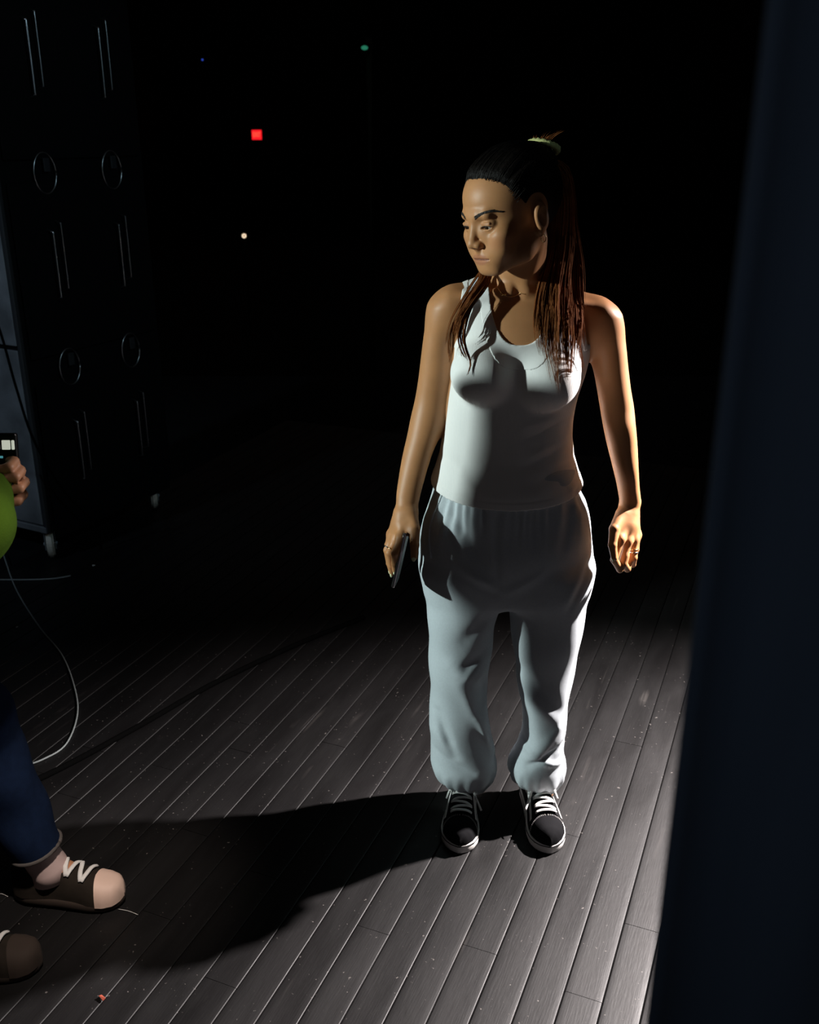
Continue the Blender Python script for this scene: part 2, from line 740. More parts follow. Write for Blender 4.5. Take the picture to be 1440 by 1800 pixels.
for k in range(-34, 9):
    lo = O0 + PW * k
    hi = lo + PW
    cuts = list(JOINTS.get(k, []))
    rr_ = random.Random(k * 13 + 5)
    if not cuts:
        cuts = [3.3 + rr_.random() * 1.2]
        if k < -9 or k > 0:
            cuts.append(1.0 + rr_.random() * 1.4)
    else:
        cuts.append(cuts[0] + 1.9 + rr_.random() * .5)
    cuts = sorted([-.6] + cuts + [5.2])
    for a, b in zip(cuts[:-1], cuts[1:]):
        plank(lo, hi, a, b, k)

# the dark house beyond the stage
bm = bmesh.new()
add_box(bm, (0, 18.0, -1.05), (26, 22, 0.1))
tag(bm_obj('floor_house', bm, M['black_wall']), kind='structure')
for nm, c, s in (('wall_back', (0, 28.6, 3.2), (26, .3, 8.6)), ('wall_left', (-6.8, 13, 3.2), (.3, 31.5, 8.6)), ('wall_right', (6.8, 13, 3.2), (.3, 31.5, 8.6))):
    bm = bmesh.new()
    add_box(bm, c, s)
    tag(bm_obj(nm, bm, M['black_wall']), kind='structure')


# ---- velvet wing curtain close to the camera on the right
def mat_velvet():
    m = mat('navy_velvet', (0.013, 0.016, 0.024), 0.9, spec=0.1, var=0.25, vscale=3, sheen=0.03, bump=0.2, bscale=700, stretch=(6, 6, .5))
    return m


M['velvet'] = mat_velvet()
N, K = 150, 14
V, Fc = [], []
cl = []
for i in range(N + 1):
    s = i / N
    x = .1335 + 1.45 * s
    y = .402 + .06 * s + (.022 * math.sin(2 * PI * (s * 11.0 + .22 * math.sin(11 * s))) + .010 * math.sin(2 * PI * s * 17 + 1)) * min(1, .35 + s * 4)
    cl.append((x, y))
for side in (0, 1):
    for j in range(K + 1):
        z = .02 + 4.3 * j / K
        for i, (x, y) in enumerate(cl):
            fl = 1 + .25 * (1 - j / K)
            yb = .402 + .06 * i / N
            V.append((x + .004 * math.sin(z * 1.3) * min(1, i / 12), yb + (y - yb) * fl + (.004 if side else 0), z))
W_ = N + 1
off_ = W_ * (K + 1)
for j in range(K):
    for i in range(N):
        a = j * W_ + i
        Fc.append((a, a + 1, a + W_ + 1, a + W_))
        Fc.append((off_ + a, off_ + a + W_, off_ + a + W_ + 1, off_ + a + 1))
    a, b = j * W_, j * W_ + N
    Fc.append((a, a + W_, off_ + a + W_, off_ + a))
    Fc.append((b, off_ + b, off_ + b + W_, b + W_))
for i in range(N):
    Fc.append((i, off_ + i, off_ + i + 1, i + 1))
    t = K * W_ + i
    Fc.append((t, t + 1, off_ + t + 1, off_ + t))
cu = obj_from('stage_curtain', V, Fc, M['velvet'])
tag(cu, 'dark navy velvet wing curtain hanging in folds at the right edge', 'curtain')
hem = [(x, yy - .004, .05) for x, yy in cl]
tubes_obj('hem', [(np.array(hem), np.full(len(hem), .006), 5)], M['velvet'], cu)

# ================================================================== the woman
woman = empty('person', (0.24, 2.12, 0.0))
tag(woman, 'woman in white tank top and pale grey sweatpants standing on the lit planks', 'person')

YC = 2.17
torso = Field()
torso.u(f_loft([
    row(497, 868, 968, 2.185, .045, .055), row(515, 832, 1004, 2.18, .068, .072), row(540, 812, 1029, 2.175, .088, .085), row(570, 803, 1038, 2.17, .100, .095),
    row(605, 800, 1036, YC, .107, .100), row(650, 797, 1027, YC, .106, .100), row(700, 791, 1011, YC, .100, .098),
    row(750, 784, 1003, YC, .096, .096), row(800, 775, 1006, YC, .098, .100), row(850, 767, 1014, YC, .108, .112),
    row(900, 757, 1026, YC, .112, .120), row(960, 752, 1034, YC, .108, .120), row(1030, 765, 1020, YC, .09, .10)]), 0)
NB = at(915, 492, 2.19)
SR, SL = at(793, 531, 2.175), at(1051, 551, 2.175)
for S_ in (SR, SL):
    torso.u(f_cap(NB + (S_ - NB) * 0.25 + [0, 0.01, -0.012], S_ + (NB - S_) * 0.12 + [0, 0, -0.012], .045, .038), 0.035)
for (u, v) in ((846, 652), (966, 660)):
    torso.u(f_ell(at(u, v, 2.087), (.060, .058, .060)), 0.03)
    torso.u(f_ell(at(u, v + 14, 2.075), (.050, .048, .044)), 0.03)

body = Field()
body.ops += torso.ops

# ---- head
HS = 1.065
yaw, pit, rol = math.radians(56), math.radians(13), math.radians(4)
f0 = np.array([-math.sin(yaw), -math.cos(yaw), 0.0])
x0 = np.array([math.cos(yaw), -math.sin(yaw), 0.0])
zz = np.array([0, 0, 1.0])
fh = f0 * math.cos(pit) - zz * math.sin(pit)
zh = zz * math.cos(pit) + f0 * math.sin(pit)
xh, zh = x0 * math.cos(rol) + zh * math.sin(rol), zh * math.cos(rol) - x0 * math.sin(rol)
HR = np.stack([xh, fh, zh], 1)          # columns: her left, face forward, up
HC = at(896, 378, 2.085)


def hp(x, y, z):
    return HC + HR @ (np.array([x, y, z]) * HS)


def hl(P):
    return ((np.asarray(P) - HC) @ HR) / HS


def hell(c, r):
    return f_ell(hp(*c), np.array(r) * HS, HR)


def hcap(a, b, r1, r2):
    return f_cap(hp(*a), hp(*b), r1 * HS, r2 * HS)


# neck first
body.u(f_cap(NB + [0, 0.0, -0.02], hp(0, -0.022, -0.055), .052, .050), 0.025)
for s in (-1, 1):   # sternomastoid
    body.u(f_cap(hp(s * .052, -.018, -.05), at(905 + s * 14, 508, 2.125), .012, .010), 0.018)
    body.u(f_cap(at(912 + s * 16, 512, 2.115), (SR if s < 0 else SL) + [0, -.035, 0.012], .0095, .008), 0.022)  # collarbone

tank_base = list(body.ops)
body.u(hell((0, -.018, .036), (.0745, .094, .083)), 0.02)
body.u(hell((0, .020, .040), (.064, .067, .060)), 0.02)
body.u(hell((0, .020, -.022), (.0615, .060, .066)), 0.02)
for s in (-1, 1):
    body.u(hcap((s * .055, -.006, -.036), (s * .048, .018, -.063), .017, .015), 0.02)
    body.u(hcap((s * .048, .018, -.063), (s * .019, .064, -.082), .016, .0130), 0.022)
    body.u(hell((s * .040, .057, -.020), (.025, .024, .020)), 0.018)         # cheekbone
    body.u(hell((s * .031, .060, -.044), (.025, .022, .024)), 0.018)
body.u(hell((0, .072, -.081), (.0210, .0145, .0135)), 0.018)                   # chin
body.u(hell((0, .066, -.057), (.036, .022, .024)), 0.018)                     # muzzle
body.u(hcap((-.030, .077, .020), (.030, .077, .020), .010, .010), 0.014)      # brow ridge
body.u(hcap((-.012, .082, .022), (.012, .082, .022), .0085, .0085), 0.012)
for s in (-1, 1):
    body.s(hell((s * .0305, .0935, .0005), (.0175, .0142, .0095)), 0.016)       # eye socket
body.u(hcap((0, .0825, .012), (0, .0960, -.021), .0078, .0090), 0.013)         # nose bridge
for s in (-1, 1):
    body.u(hell((s * .0155, .0765, -.012), (.012, .011, .020)), 0.012)
body.u(hell((0, .0985, -.0275), (.0098, .0100, .0085)), 0.007)                # tip
for s in (-1, 1):
    body.u(hell((s * .0112, .0925, -.0310), (.0068, .0098, .0068)), 0.006)    # wing
    body.s(hell((s * .0058, .0975, -.0375), (.0036, .0050, .0036)), 0.003)    # nostril
body.u(hcap((0, .093, -.033), (0, .087, -.046), .0050, .005), 0.007)
# eyelids round the eyeball, open slit between them
EYR = .0122
for s in (-1, 1):
    ec = np.array([s * .0308, .0705, .0005])
    body.u(hell(ec + [0, .0005, .0], (.0140, .0140, .0128)), 0.005)
    body.s(hell(ec + [s * -.0005, .0125, -.0020], (.0118, .0100, .0026)), 0.0025)
    body.u(hcap(ec + [-.008, .0108, .0056], ec + [.008, .0100, .0054], .0023, .0020), 0.004)   # lid fold
# pressed lips
body.u(hcap((-.019, .0785, -.0555), (.019, .0785, -.0555), .0050, .0050), 0.008)
body.u(hcap((-.008, .0835, -.0540), (.008, .0835, -.0540), .0040, .0040), 0.007)
body.u(hcap((-.015, .0795, -.0640), (.015, .0795, -.0640), .0054, .0054), 0.008)
def on_face(x, z, y=.12):
    """Point on the face surface at head-local x, z."""
    Y = np.linspace(y, 0.03, 120)
    Pp = np.array([hp(x, t, z) for t in Y])
    d = body.pts(Pp)
    return Pp[max(int(np.argmax(d < 0)), 1)]


mouth = [(x, on_face(x, -.0600 - .0006 * (abs(x) / .024) ** 2)) for x in np.linspace(-.024, .024, 11)]
for (xa, pa_), (xb, pb_) in zip(mouth[:-1], mouth[1:]):
    ra, rb = (.0021 - .0009 * (abs(q) / .024) for q in (xa, xb))
    body.s(f_cap(pa_, pb_, ra, rb), 0.0022)
# ears
for s in (-1, 1):
    body.u(f_ell(hp(s * .0775, -.013, -.006), np.array((.0075, .0160, .0270)) * HS, HR), 0.006)
    body.u(f_ell(hp(s * .0745, -.008, -.030), np.array((.0065, .0085, .011)) * HS, HR), 0.006)
    body.s(f_ell(hp(s * .0840, -.009, -.008), np.array((.0058, .0080, .0155)) * HS, HR), 0.003)
    body.s(f_ell(hp(s * .0858, -.014, .004), np.array((.0042, .0085, .0085)) * HS, HR), 0.003)

# ---- arms
armR = [row(530, 757, 812, 2.175, .046), row(560, 750, 806, 2.178, .047), row(590, 745, 800, 2.18, .044), row(630, 740, 796, 2.185, .041), row(670, 735, 791, 2.188, .038),
        row(705, 729, 786, 2.188, .037), row(735, 722, 780, 2.182, .039), row(765, 716, 771, 2.17, .038), row(800, 708, 759, 2.155, .034),
        row(840, 701, 747, 2.135, .028), row(870, 697, 739, 2.12, .023), row(892, 696, 735, 2.108, .0195), row(905, 694, 735, 2.10, .0185)]
armL = [row(545, 1040, 1088, 2.175, .046), row(575, 1038, 1096, 2.178, .047), row(605, 1039, 1100, 2.172, .044), row(645, 1043, 1104, 2.168, .041), row(685, 1050, 1109, 2.162, .038),
        row(715, 1055, 1114, 2.157, .037), row(745, 1060, 1117, 2.147, .038), row(780, 1067, 1120, 2.145, .036), row(820, 1077, 1122, 2.140, .031),
        row(855, 1085, 1124, 2.145, .025), row(882, 1089, 1126, 2.147, .0205), row(900, 1088, 1122, 2.147, .0185)]
for A_, S_ in ((armR, SR), (armL, SL)):
    body.u(f_loft(A_, round_end=.012), 0.03)
    body.u(f_ell(S_ + [0.004 if S_ is SR else -0.004, 0.0, -0.020], (.046, .047, .052)), 0.035)
body.u(f_ell(at(754, 708, 2.188) + [0, .030, 0], (.018, .016, .022)), 0.02)
body.u(f_ell(at(1092, 720, 2.157) + [0, .030, 0], (.018, .016, .022)), 0.02)
body.u(f_ell(at(1120, 883, 2.152), (.007, .009, .010)), 0.010)


def finger(F, pts, radii, k0=0.010):
    for i in range(len(pts) - 1):
        F.u(f_cap(pts[i], pts[i + 1], radii[i], radii[i + 1]), k0 if i == 0 else 0.0025)


# ---- right hand (left in the picture) holding the phone
WR = at(715, 893, 2.108)
KN = [at(704, 946, 2.055), at(696, 948, 2.078), at(690, 944, 2.098), at(688, 938, 2.118)]
body.u(f_cap(WR, (WR + KN[1]) / 2, .0195, .021), 0.012)
for kp in KN:
    body.u(f_cap(WR + (kp - WR) * .25, kp, .015, .0105), 0.016)
fr = [.0095, .0088, .0080, .0068]
FR = [
    [KN[0], at(694, 972, 2.040), at(694, 990, 2.052), at(695, 1004, 2.064)],
    [KN[1], at(685, 972, 2.064), at(688, 994, 2.072), at(690, 1008, 2.080)],
    [KN[2], at(681, 967, 2.088), at(685, 990, 2.092), at(688, 1003, 2.098)],
    [KN[3], at(682, 958, 2.110), at(685, 978, 2.112), at(688, 992, 2.116)],
]
for q, pts in enumerate(FR):
    finger(body, pts, [r * (0.86 if q == 3 else 1.0) for r in fr])
TR = [at(723, 905, 2.090), at(729, 930, 2.062), at(729, 958, 2.040), at(728, 979, 2.030)]
finger(body, TR, [.0150, .0125, .0105, .0078], 0.014)
body.u(f_cap(at(716, 925, 2.075), at(724, 935, 2.062), .012, .010), 0.012)

# ---- left hand (right in the picture), relaxed and curled
WL = at(1105, 892, 2.150)
KL = [at(1091, 948, 2.092), at(1104, 951, 2.108), at(1115, 948, 2.126), at(1120, 940, 2.146)]
body.u(f_cap(WL, (WL + KL[1]) / 2, .0195, .021), 0.012)
for kp in KL:
    body.u(f_cap(WL + (kp - WL) * .25, kp, .015, .0105), 0.016)
FL = [
    [KL[0], at(1080, 984, 2.076), at(1090, 1001, 2.086), at(1099, 978, 2.094)],
    [KL[1], at(1096, 990, 2.088), at(1103, 1000, 2.104), at(1108, 978, 2.112)],
    [KL[2], at(1114, 980, 2.112), at(1112, 992, 2.130), at(1109, 974, 2.140)],
    [KL[3], at(1118, 966, 2.136), at(1114, 981, 2.146), at(1108, 970, 2.154)],
]
for q, pts in enumerate(FL):
    finger(body, pts, [r * (0.86 if q == 3 else 1.0) for r in fr])
TL = [at(1093, 905, 2.127), at(1080, 930, 2.094), at(1077, 958, 2.076), at(1080, 980, 2.068)]
finger(body, TL, [.0150, .0120, .0102, .0078], 0.014)

# ---- legs, inside the sweatpants
for (u1, u2, u3) in ((825, 815, 822), (955, 955, 955)):
    body.u(f_loft([row(1010, u1 - 50, u1 + 50, 2.17, .07), row(1100, u1 - 40, u1 + 40, 2.17, .06), row(1200, u2 - 34, u2 + 34, 2.17, .05),
                   row(1290, u2 - 33, u2 + 33, 2.18, .05), row(1370, u3 - 18, u3 + 18, 2.19, .034), row(1405, u3 - 18, u3 + 18, 2.19, .034)]), 0.03)

LO = np.array([-0.10, 1.90, 0.03])
HI = np.array([0.60, 2.36, 1.72])


def fine(c):
    return c.z > 1.395 or (c.z < 0.93 and c.z > 0.66 and (c.x < 0.045 or c.x > 0.44))


wbody = field_obj('body', body, 0.0022, LO, HI, M['skin'], woman, relax=1, refine=fine)
C = coords(wbody)
L = hl(C)
skin = np.array([0.46, 0.215, 0.092])
Cc = np.tile(skin, (len(C), 1))


def blend(mask, colr):
    m = np.clip(mask, 0, 1)[:, None]
    Cc[:] = Cc * (1 - m) + np.array(colr) * m


inhead = (np.abs(L) < 0.16).all(1)
lipd = ((L[:, 0] / .023) ** 2 + ((L[:, 2] + .0600) / .0105) ** 2)
blend(inhead * (L[:, 1] > .07) * (1.25 - lipd) * 2.5, (0.40, 0.165, 0.085))
blend(inhead * (L[:, 1] > .06) * (np.abs(L[:, 0]) < .024) * np.clip(1.6 - np.abs(L[:, 2] + .0603) / .0011, 0, 1), (0.15, 0.055, 0.035))
for s in (-1, 1):
    bd = np.linalg.norm((L - [s * .045, .060, -.030]) / [.024, .03, .018], axis=1)
    blend(inhead * (1.2 - bd) * .45, (0.48, 0.165, 0.085))
    ed = np.linalg.norm((L - [s * .031, .088, .003]) / [.018, .02, .008], axis=1)
    blend(inhead * (1.2 - ed) * .4, (0.30, 0.13, 0.065))
at_ = wbody.data.attributes.new('Col', 'FLOAT_COLOR', 'POINT')
at_.data.foreach_set('color', np.hstack([Cc, np.ones((len(C), 1))]).astype(np.float32).ravel())

# ---- eyes
for s in (-1, 1):
    bm = bmesh.new()
    bmesh.ops.create_uvsphere(bm, u_segments=24, v_segments=16, radius=EYR * HS)
    e = bm_obj('eye', bm, M['eye'], smooth=True)
    e.location = hp(s * .0308, .0705, .0005)
    attach(e, woman)
    # the gaze goes the way she faces
    g = (HR @ np.array([-.12, 1, -.10]))
    g /= np.linalg.norm(g)
    cpos = hp(s * .0308, .0705, .0005)
    bm = bmesh.new()
    bmesh.ops.create_uvsphere(bm, u_segments=20, v_segments=12, radius=.0066 * HS)
    for v in bm.verts:
        v.co.z *= 0.42
    ir = bm_obj('iris', bm, M['iris'], smooth=True)
    ir.rotation_euler = Vector(g).to_track_quat('Z', 'Y').to_euler()
    ir.location = cpos + g * (EYR * HS * 0.83)
    bpy.context.view_layer.update()
    attach(ir, e)


# ---- eyebrows and lashes
for s in (-1, 1):
    tb = []
    for i in range(150):
        t = rng.random()
        x = s * (.0125 + t * .039)
        z = .0195 + .0085 * math.sin(min(t, .72) / .72 * PI / 2) - (max(t - .72, 0) / .28) * .006 + (rng.random() - .5) * .0062 * (1 - .75 * t)
        p = on_face(x, z)
        q = on_face(x + s * .0052, z + .0020 * (1 - 1.7 * t))
        n = (HR @ np.array([s * .3, 1, 0]))
        tb.append(([p + n * .0003, (p + q) / 2 + n * .0009, q + n * .0004], [.00065, .00080, .00035], 3))
    tubes_obj('eyebrow', tb, M['brow'], woman)
    lp = [on_face(s * .0308 + t, -.0006 + .0030 * (1 - (t / .0135) ** 2)) + HR @ np.array([0, .0004, 0]) for t in np.linspace(-.012, .0125, 9)]
    tubes_obj('eyelashes', [(lp, np.array([.0004, .0008, .001, .0011, .0011, .0011, .001, .0009, .0004]), 5)], M['brow'], woman)


# ---- tank top
tank = Field()
tank.ops += torso.ops
UB = at(913, 606, 2.07)
UT = at(915, 470, 2.12)
arm_l = np.array([at(823, 470, 2.15), at(812, 520, 2.11), at(803, 570, 2.10), at(799, 606, 2.12)])
arm_r = np.array([at(1000, 480, 2.15), at(1016, 530, 2.11), at(1028, 580, 2.10), at(1036, 618, 2.12)])
ZA = arm_l[-1][2]


def neck_d(x, y, z):
    """Negative inside the neck opening (front view)."""
    front = y < 2.165
    az = np.where(front, UT[2] - UB[2], (UT[2] - UB[2]) * .62)
    k = (np.abs((x - UT[0]) / .066) ** 2.6 + (np.maximum(UT[2] - z, 0) / az) ** 2.6 + 1e-9) ** (1 / 2.6)
    return (k - 1) * .066


def arm_d(x, y, z):
    """Negative inside the armholes."""
    zl = np.clip(z, arm_l[-1][2], arm_l[0][2])
    xl = np.interp(zl, arm_l[::-1, 2], arm_l[::-1, 0])
    zr = np.clip(z, arm_r[-1][2], arm_r[0][2])
    xr = np.interp(zr, arm_r[::-1, 2], arm_r[::-1, 0])
    dd = np.minimum(x - xl, xr - x)
    below = (z < ZA)
    return np.where(below, np.maximum(dd, np.sqrt((ZA - z) ** 2 + 1e-9)), dd)


def hem_d(x, y, z):
    return z - (.905 + .27 * (y - 2.06))


tank_folds = [  # (from, to, width, amplitude) seen from the front
    ((1006, 728), (925, 752), .011, 0.0028), ((1006, 742), (930, 772), .009, -0.0025), ((1010, 775), (930, 803), .010, 0.0023), ((1008, 790), (925, 820), .009, -0.0022),
    ((1012, 806), (928, 838), .011, 0.0025), ((1012, 822), (935, 852), .009, -0.0019), ((1014, 838), (940, 866), .010, 0.0019),
    ((778, 800), (830, 850), .012, 0.0017), ((1000, 640), (1032, 600), .010, 0.0022), ((800, 615), (828, 640), .010, 0.0014), ((775, 830), (870, 872), .010, 0.0017)]


def fold_warp(folds, Yf):
    segs = []
    for a, b, w, amp in folds:
        A3, B3 = at(*a, Yf), at(*b, Yf)
        segs.append((A3[0], A3[2], B3[0], B3[2], w, amp))

    def dis(x, y, z, yc):
        tot = 0.0
        for ax, az, bx, bz, w, amp in segs:
            ux, uz = bx - ax, bz - az
            LL = ux * ux + uz * uz
            t = np.clip(((x - ax) * ux + (z - az) * uz) / LL, 0, 1)
            d2 = (x - ax - t * ux) ** 2 + (z - az - t * uz) ** 2
            tot = tot + amp * np.exp(-d2 / (w * w)) * np.clip(1.25 - np.abs(t - .5) * 1.6, 0, 1)
        return tot * np.clip((yc + .03 - y) / .05, 0, 1)
    return dis


tfold = fold_warp(tank_folds, 2.07)


def tank_shape(mode):
    def f(d, x, y, z):
        d = d - np.maximum(tfold(x, y, z, 2.17), -.0028)
        nd, ad, hd = neck_d(x, y, z), arm_d(x, y, z), hem_d(x, y, z)
        hb = np.clip((.018 - hd) / .0025, 0, 1)
        lift = .0012 if mode != 'body' else 0.0
        outer = d - .0042 - lift - .001 * hb - .0105 * np.clip((1.0 - z) / .07, 0, 1)
        shell = np.maximum(outer, -(d + .004))
        shell = np.maximum(shell, -hd)
        if mode == 'body':
            return np.maximum(shell, np.maximum(.0195 - nd, .0105 - ad))
        if mode == 'neck':
            return np.maximum(shell, np.maximum(np.maximum(-nd, nd - .0215), .0115 - ad))
        sd_ = (x - .225) if mode == 'arm' else (.225 - x)
        return np.maximum(np.maximum(shell, sd_), np.maximum(np.maximum(-ad, ad - .0125), -nd))
    return f


tk = None
for mode, nm, mt in (('body', 'tank_top', M['tank']), ('neck', 'neck_trim', M['tank_trim']), ('arm', 'arm_trim', M['tank_trim']), ('arm2', 'arm_trim', M['tank_trim'])):
    T = Field()
    T.ops += tank_base
    T.warp(tank_shape(mode), (-1, 1, 0), (1, 3, 2))
    lo_z = 0.86 if mode == 'body' else (1.20 if mode == 'neck' else 1.22)
    o = field_obj(nm, T, 0.0021, (0.02, 1.98, lo_z), (0.47, 2.33, 1.46), mt, tk or woman, relax=0)
    tk = tk or o

# ---- sweatpants
pants = Field()
pants.u(f_loft([row(806, 770, 1012, YC, .101, .103), row(838, 767, 1014, YC, .109, .113), row(866, 761, 1021, YC, .113, .120), row(882, 755, 1028, YC, .115, .124), row(905, 745, 1034, YC, .117, .130), row(950, 738, 1040, YC, .118, .138),
                row(990, 740, 1039, YC, .113, .135), row(1030, 745, 1036, YC, .102, .120), row(1050, 752, 1030, YC, .09, .105)], p=2.3), 0)
pants.u(f_loft([row(985, 741, 884, YC, .100, .115), row(1040, 748, 885, YC, .098, .105), row(1100, 752, 868, YC, .092, .095), row(1150, 755, 862, YC, .088, .088), row(1200, 757, 859, YC, .084, .084),
                row(1250, 755, 855, YC, .080, .086), row(1290, 755, 860, YC, .080, .086), row(1320, 758, 868, YC, .082, .086), row(1342, 761, 873, YC, .086, .086),
                row(1358, 770, 870, YC, .080, .080), row(1374, 792, 858, YC + .01, .056, .056), row(1384, 800, 852, YC + .015, .044, .046)], p=2.2), 0.03)
pants.u(f_loft([row(985, 890, 1040, YC, .100, .115), row(1040, 889, 1035, YC, .098, .105), row(1100, 897, 1023, YC, .092, .095), row(1150, 905, 1013, YC, .088, .088), row(1200, 912, 1004, YC, .082, .084),
                row(1250, 919, 997, YC, .076, .082), row(1285, 919, 991, YC, .074, .080), row(1315, 906, 990, YC, .078, .082), row(1342, 893, 993, YC, .086, .086),
                row(1358, 898, 990, YC, .080, .080), row(1374, 925, 982, YC + .01, .056, .056), row(1384, 932, 978, YC + .015, .044, .046)], p=2.2), 0.03)
pant_folds = [
    # crotch and hips
    ((792, 888), (862, 1000), .018, -.007), ((776, 893), (800, 960), .014, -.004), ((835, 895), (868, 965), .014, -.0035), ((800, 985), (872, 1030), .014, .006), ((868, 905), (874, 1030), .008, -.004),
    ((872, 1036), (815, 1005), .012, -.004), ((1036, 985), (995, 1050), .012, .004), ((1037, 1000), (1000, 1066), .011, -.0055), ((890, 1035), (950, 1000), .014, .004),
    ((1000, 900), (985, 960), .014, -.004),
    # left leg in the picture
    ((862, 1075), (820, 1120), .020, -.006), ((795, 1170), (835, 1195), .020, .010), ((850, 1150), (800, 1185), .016, -.006),
    ((800, 1190), (862, 1300), .020, .009), ((845, 1205), (850, 1260), .014, -.011), ((772, 1262), (800, 1330), .013, -.009), ((766, 1300), (845, 1352), .020, .007),
    ((845, 1265), (872, 1342), .013, .010), ((770, 1330), (830, 1360), .010, -.004),
    # right leg in the picture
    ((915, 1205), (982, 1280), .018, .008), ((930, 1180), (980, 1250), .018, -.006), ((985, 1285), (940, 1335), .012, .010), ((990, 1318), (930, 1352), .010, -.009),
    ((922, 1290), (897, 1340), .012, .009), ((915, 1320), (960, 1342), .010, .006), ((960, 1345), (990, 1350), .010, .006)]
pfold = fold_warp(pant_folds, 2.09)


def pant_shape(d, x, y, z):
    d = d - pfold(x, y, z, 2.17)
    th = np.arctan2(y - 2.17, x - .235)
    top = np.clip((z - .80) / .09, 0, 1) * np.clip((.93 - z) / .03, 0, 1)
    g = np.sin(th * 34 + 3 * np.sin(th * 5)) + .6 * np.sin(th * 19 + 1.3)
    d = d - .0022 * g * top
    cuff = np.clip((.155 - z) / .05, 0, 1)
    xc = np.where(x < .245, .165, .345)
    t2 = np.arctan2(y - 2.17, x - xc)
    d = d - .0026 * np.sin(t2 * 15 + 2 * np.sin(t2 * 3)) * cuff
    d = d - .0035 * np.sin(31 * z + 9 * x) * np.sin(23 * x + 17 * y - 11 * z)
    # slant pocket opening on her right hip
    return d


pants.warp(pant_shape, (-1, 1, 0), (1, 3, 2))
pt = field_obj('sweatpants', pants, 0.0032, (-0.01, 1.98, 0.035), (0.50, 2.36, 1.0), M['sweat'], woman, relax=0)

# pocket welt on the hip
wp = spline([at(762, 868, 2.10), at(751, 905, 2.10), at(745, 950, 2.10), at(749, 985, 2.09)], 14)
wp = pants.project(wp, it=6, step=.02)
tubes_obj('pocket_welt', [(wp, np.full(14, .0032), 8)], M['sweat'], pt)

# ---- hair
cap = Field()
cap.u(hell((0, -.021, .038), (.0815, .101, .0905)), 0)
cap.u(hell((0, .020, .042), (.0675, .0700, .0640)), 0.02)
cap.u(hell((0, -.088, .078), (.030, .032, .030)), 0.03)     # gathered at the crown


def cap_cut(d, x, y, z):
    lx, ly, lz = [sum(HR[i, k] * ((x, y, z)[i] - HC[i]) for i in range(3)) / HS for k in range(3)]
    # hairline: high over the forehead, back past the temples, down in front of and behind the ears
    side = np.abs(lx)
    yl = np.interp(lz, [-.07, -.050, -.030, -.010, .010, .030, .055, .075, .092, .12], [-.050, -.030, -.008, .004, .014, .028, .046, .060, .074, .10])
    yl = yl + np.clip(.050 - side, 0, 1) * .22 * np.clip((lz - .03) / .03, 0, 1)
    ear = np.sqrt(((ly + .013) / .022) ** 2 + ((lz + .008) / .034) ** 2) - 1
    earcut = np.where(side > .055, ear * .02, 1)
    keep = np.minimum(yl - ly, earcut)
    keep = np.minimum(keep, lz + .085)
    q = np.clip(keep / .036, 0, 1)
    ridge = .0012 * np.sin(140 * lz + 60 * ly + 18 * np.sin(30 * lx)) * np.clip((ly + .12) * 8, 0, 1)
    return np.maximum(d - ridge * q + .0110 * (1 - q) ** 2, -keep * HS)


cap.warp(cap_cut, (-1, 1, 1), (1, 3, 2))
hc = field_obj('hair', cap, 0.0022, (0.05, 1.94, 1.36), (0.40, 2.30, 1.72), M['hair_cap'], woman, relax=0)


def locks(name, guides, material, parent, seed=3):
    r = np.random.default_rng(seed)
    V, Fc = [], []
    for pts, spread, n, rad in guides:
        m = 22
        G = spline(pts, m)
        sp = np.interp(np.linspace(0, 1, m), np.linspace(0, 1, len(spread)), spread)
        nc = max(4, n // 14)
        ca, cq = r.random(nc) * 2 * PI, np.sqrt(r.random(nc))
        cen = np.stack([np.cos(ca) * cq, np.sin(ca) * cq * .55, r.normal(size=nc) * .2], 1)
        cend, cph = .74 + .26 * r.random(nc), r.random(nc) * 6.28
        for _ in range(n):
            ci = r.integers(nc)
            off = cen[ci] + r.normal(size=3) * [.20, .12, .1]
            ph, fr_, am = cph[ci] + r.normal() * .3, 2.5 + ci % 3, .0016 + r.random() * .0016
            endc = min(1, cend[ci] - .06 * r.random())
            ts = np.linspace(0, 1, m) * endc
            idx = ts * (m - 1)
            i0 = np.minimum(idx.astype(int), m - 2)
            f = (idx - i0)[:, None]
            P = G[i0] * (1 - f) + G[i0 + 1] * f
            s_ = np.interp(ts, np.linspace(0, 1, m), sp)
            P = P + (cen[ci] + (off - cen[ci]) * (1 - .55 * ts[:, None] ** 2)) * s_[:, None] + np.stack([np.sin(ts * fr_ * 3 + ph), np.cos(ts * fr_ * 2.3 + ph), 0 * ts], 1) * am * ts[:, None] * 2
            rr = rad * (.6 + .8 * r.random()) * np.interp(ts / endc, [0, .1, .75, 1], [.7, 1, .9, .15])
            v, fc = tube_data(P, rr, 3)
            o = len(V)
            V += v
            Fc += [tuple(i + o for i in q_) for q_ in fc]
    return obj_from(name, V, Fc, material, parent)


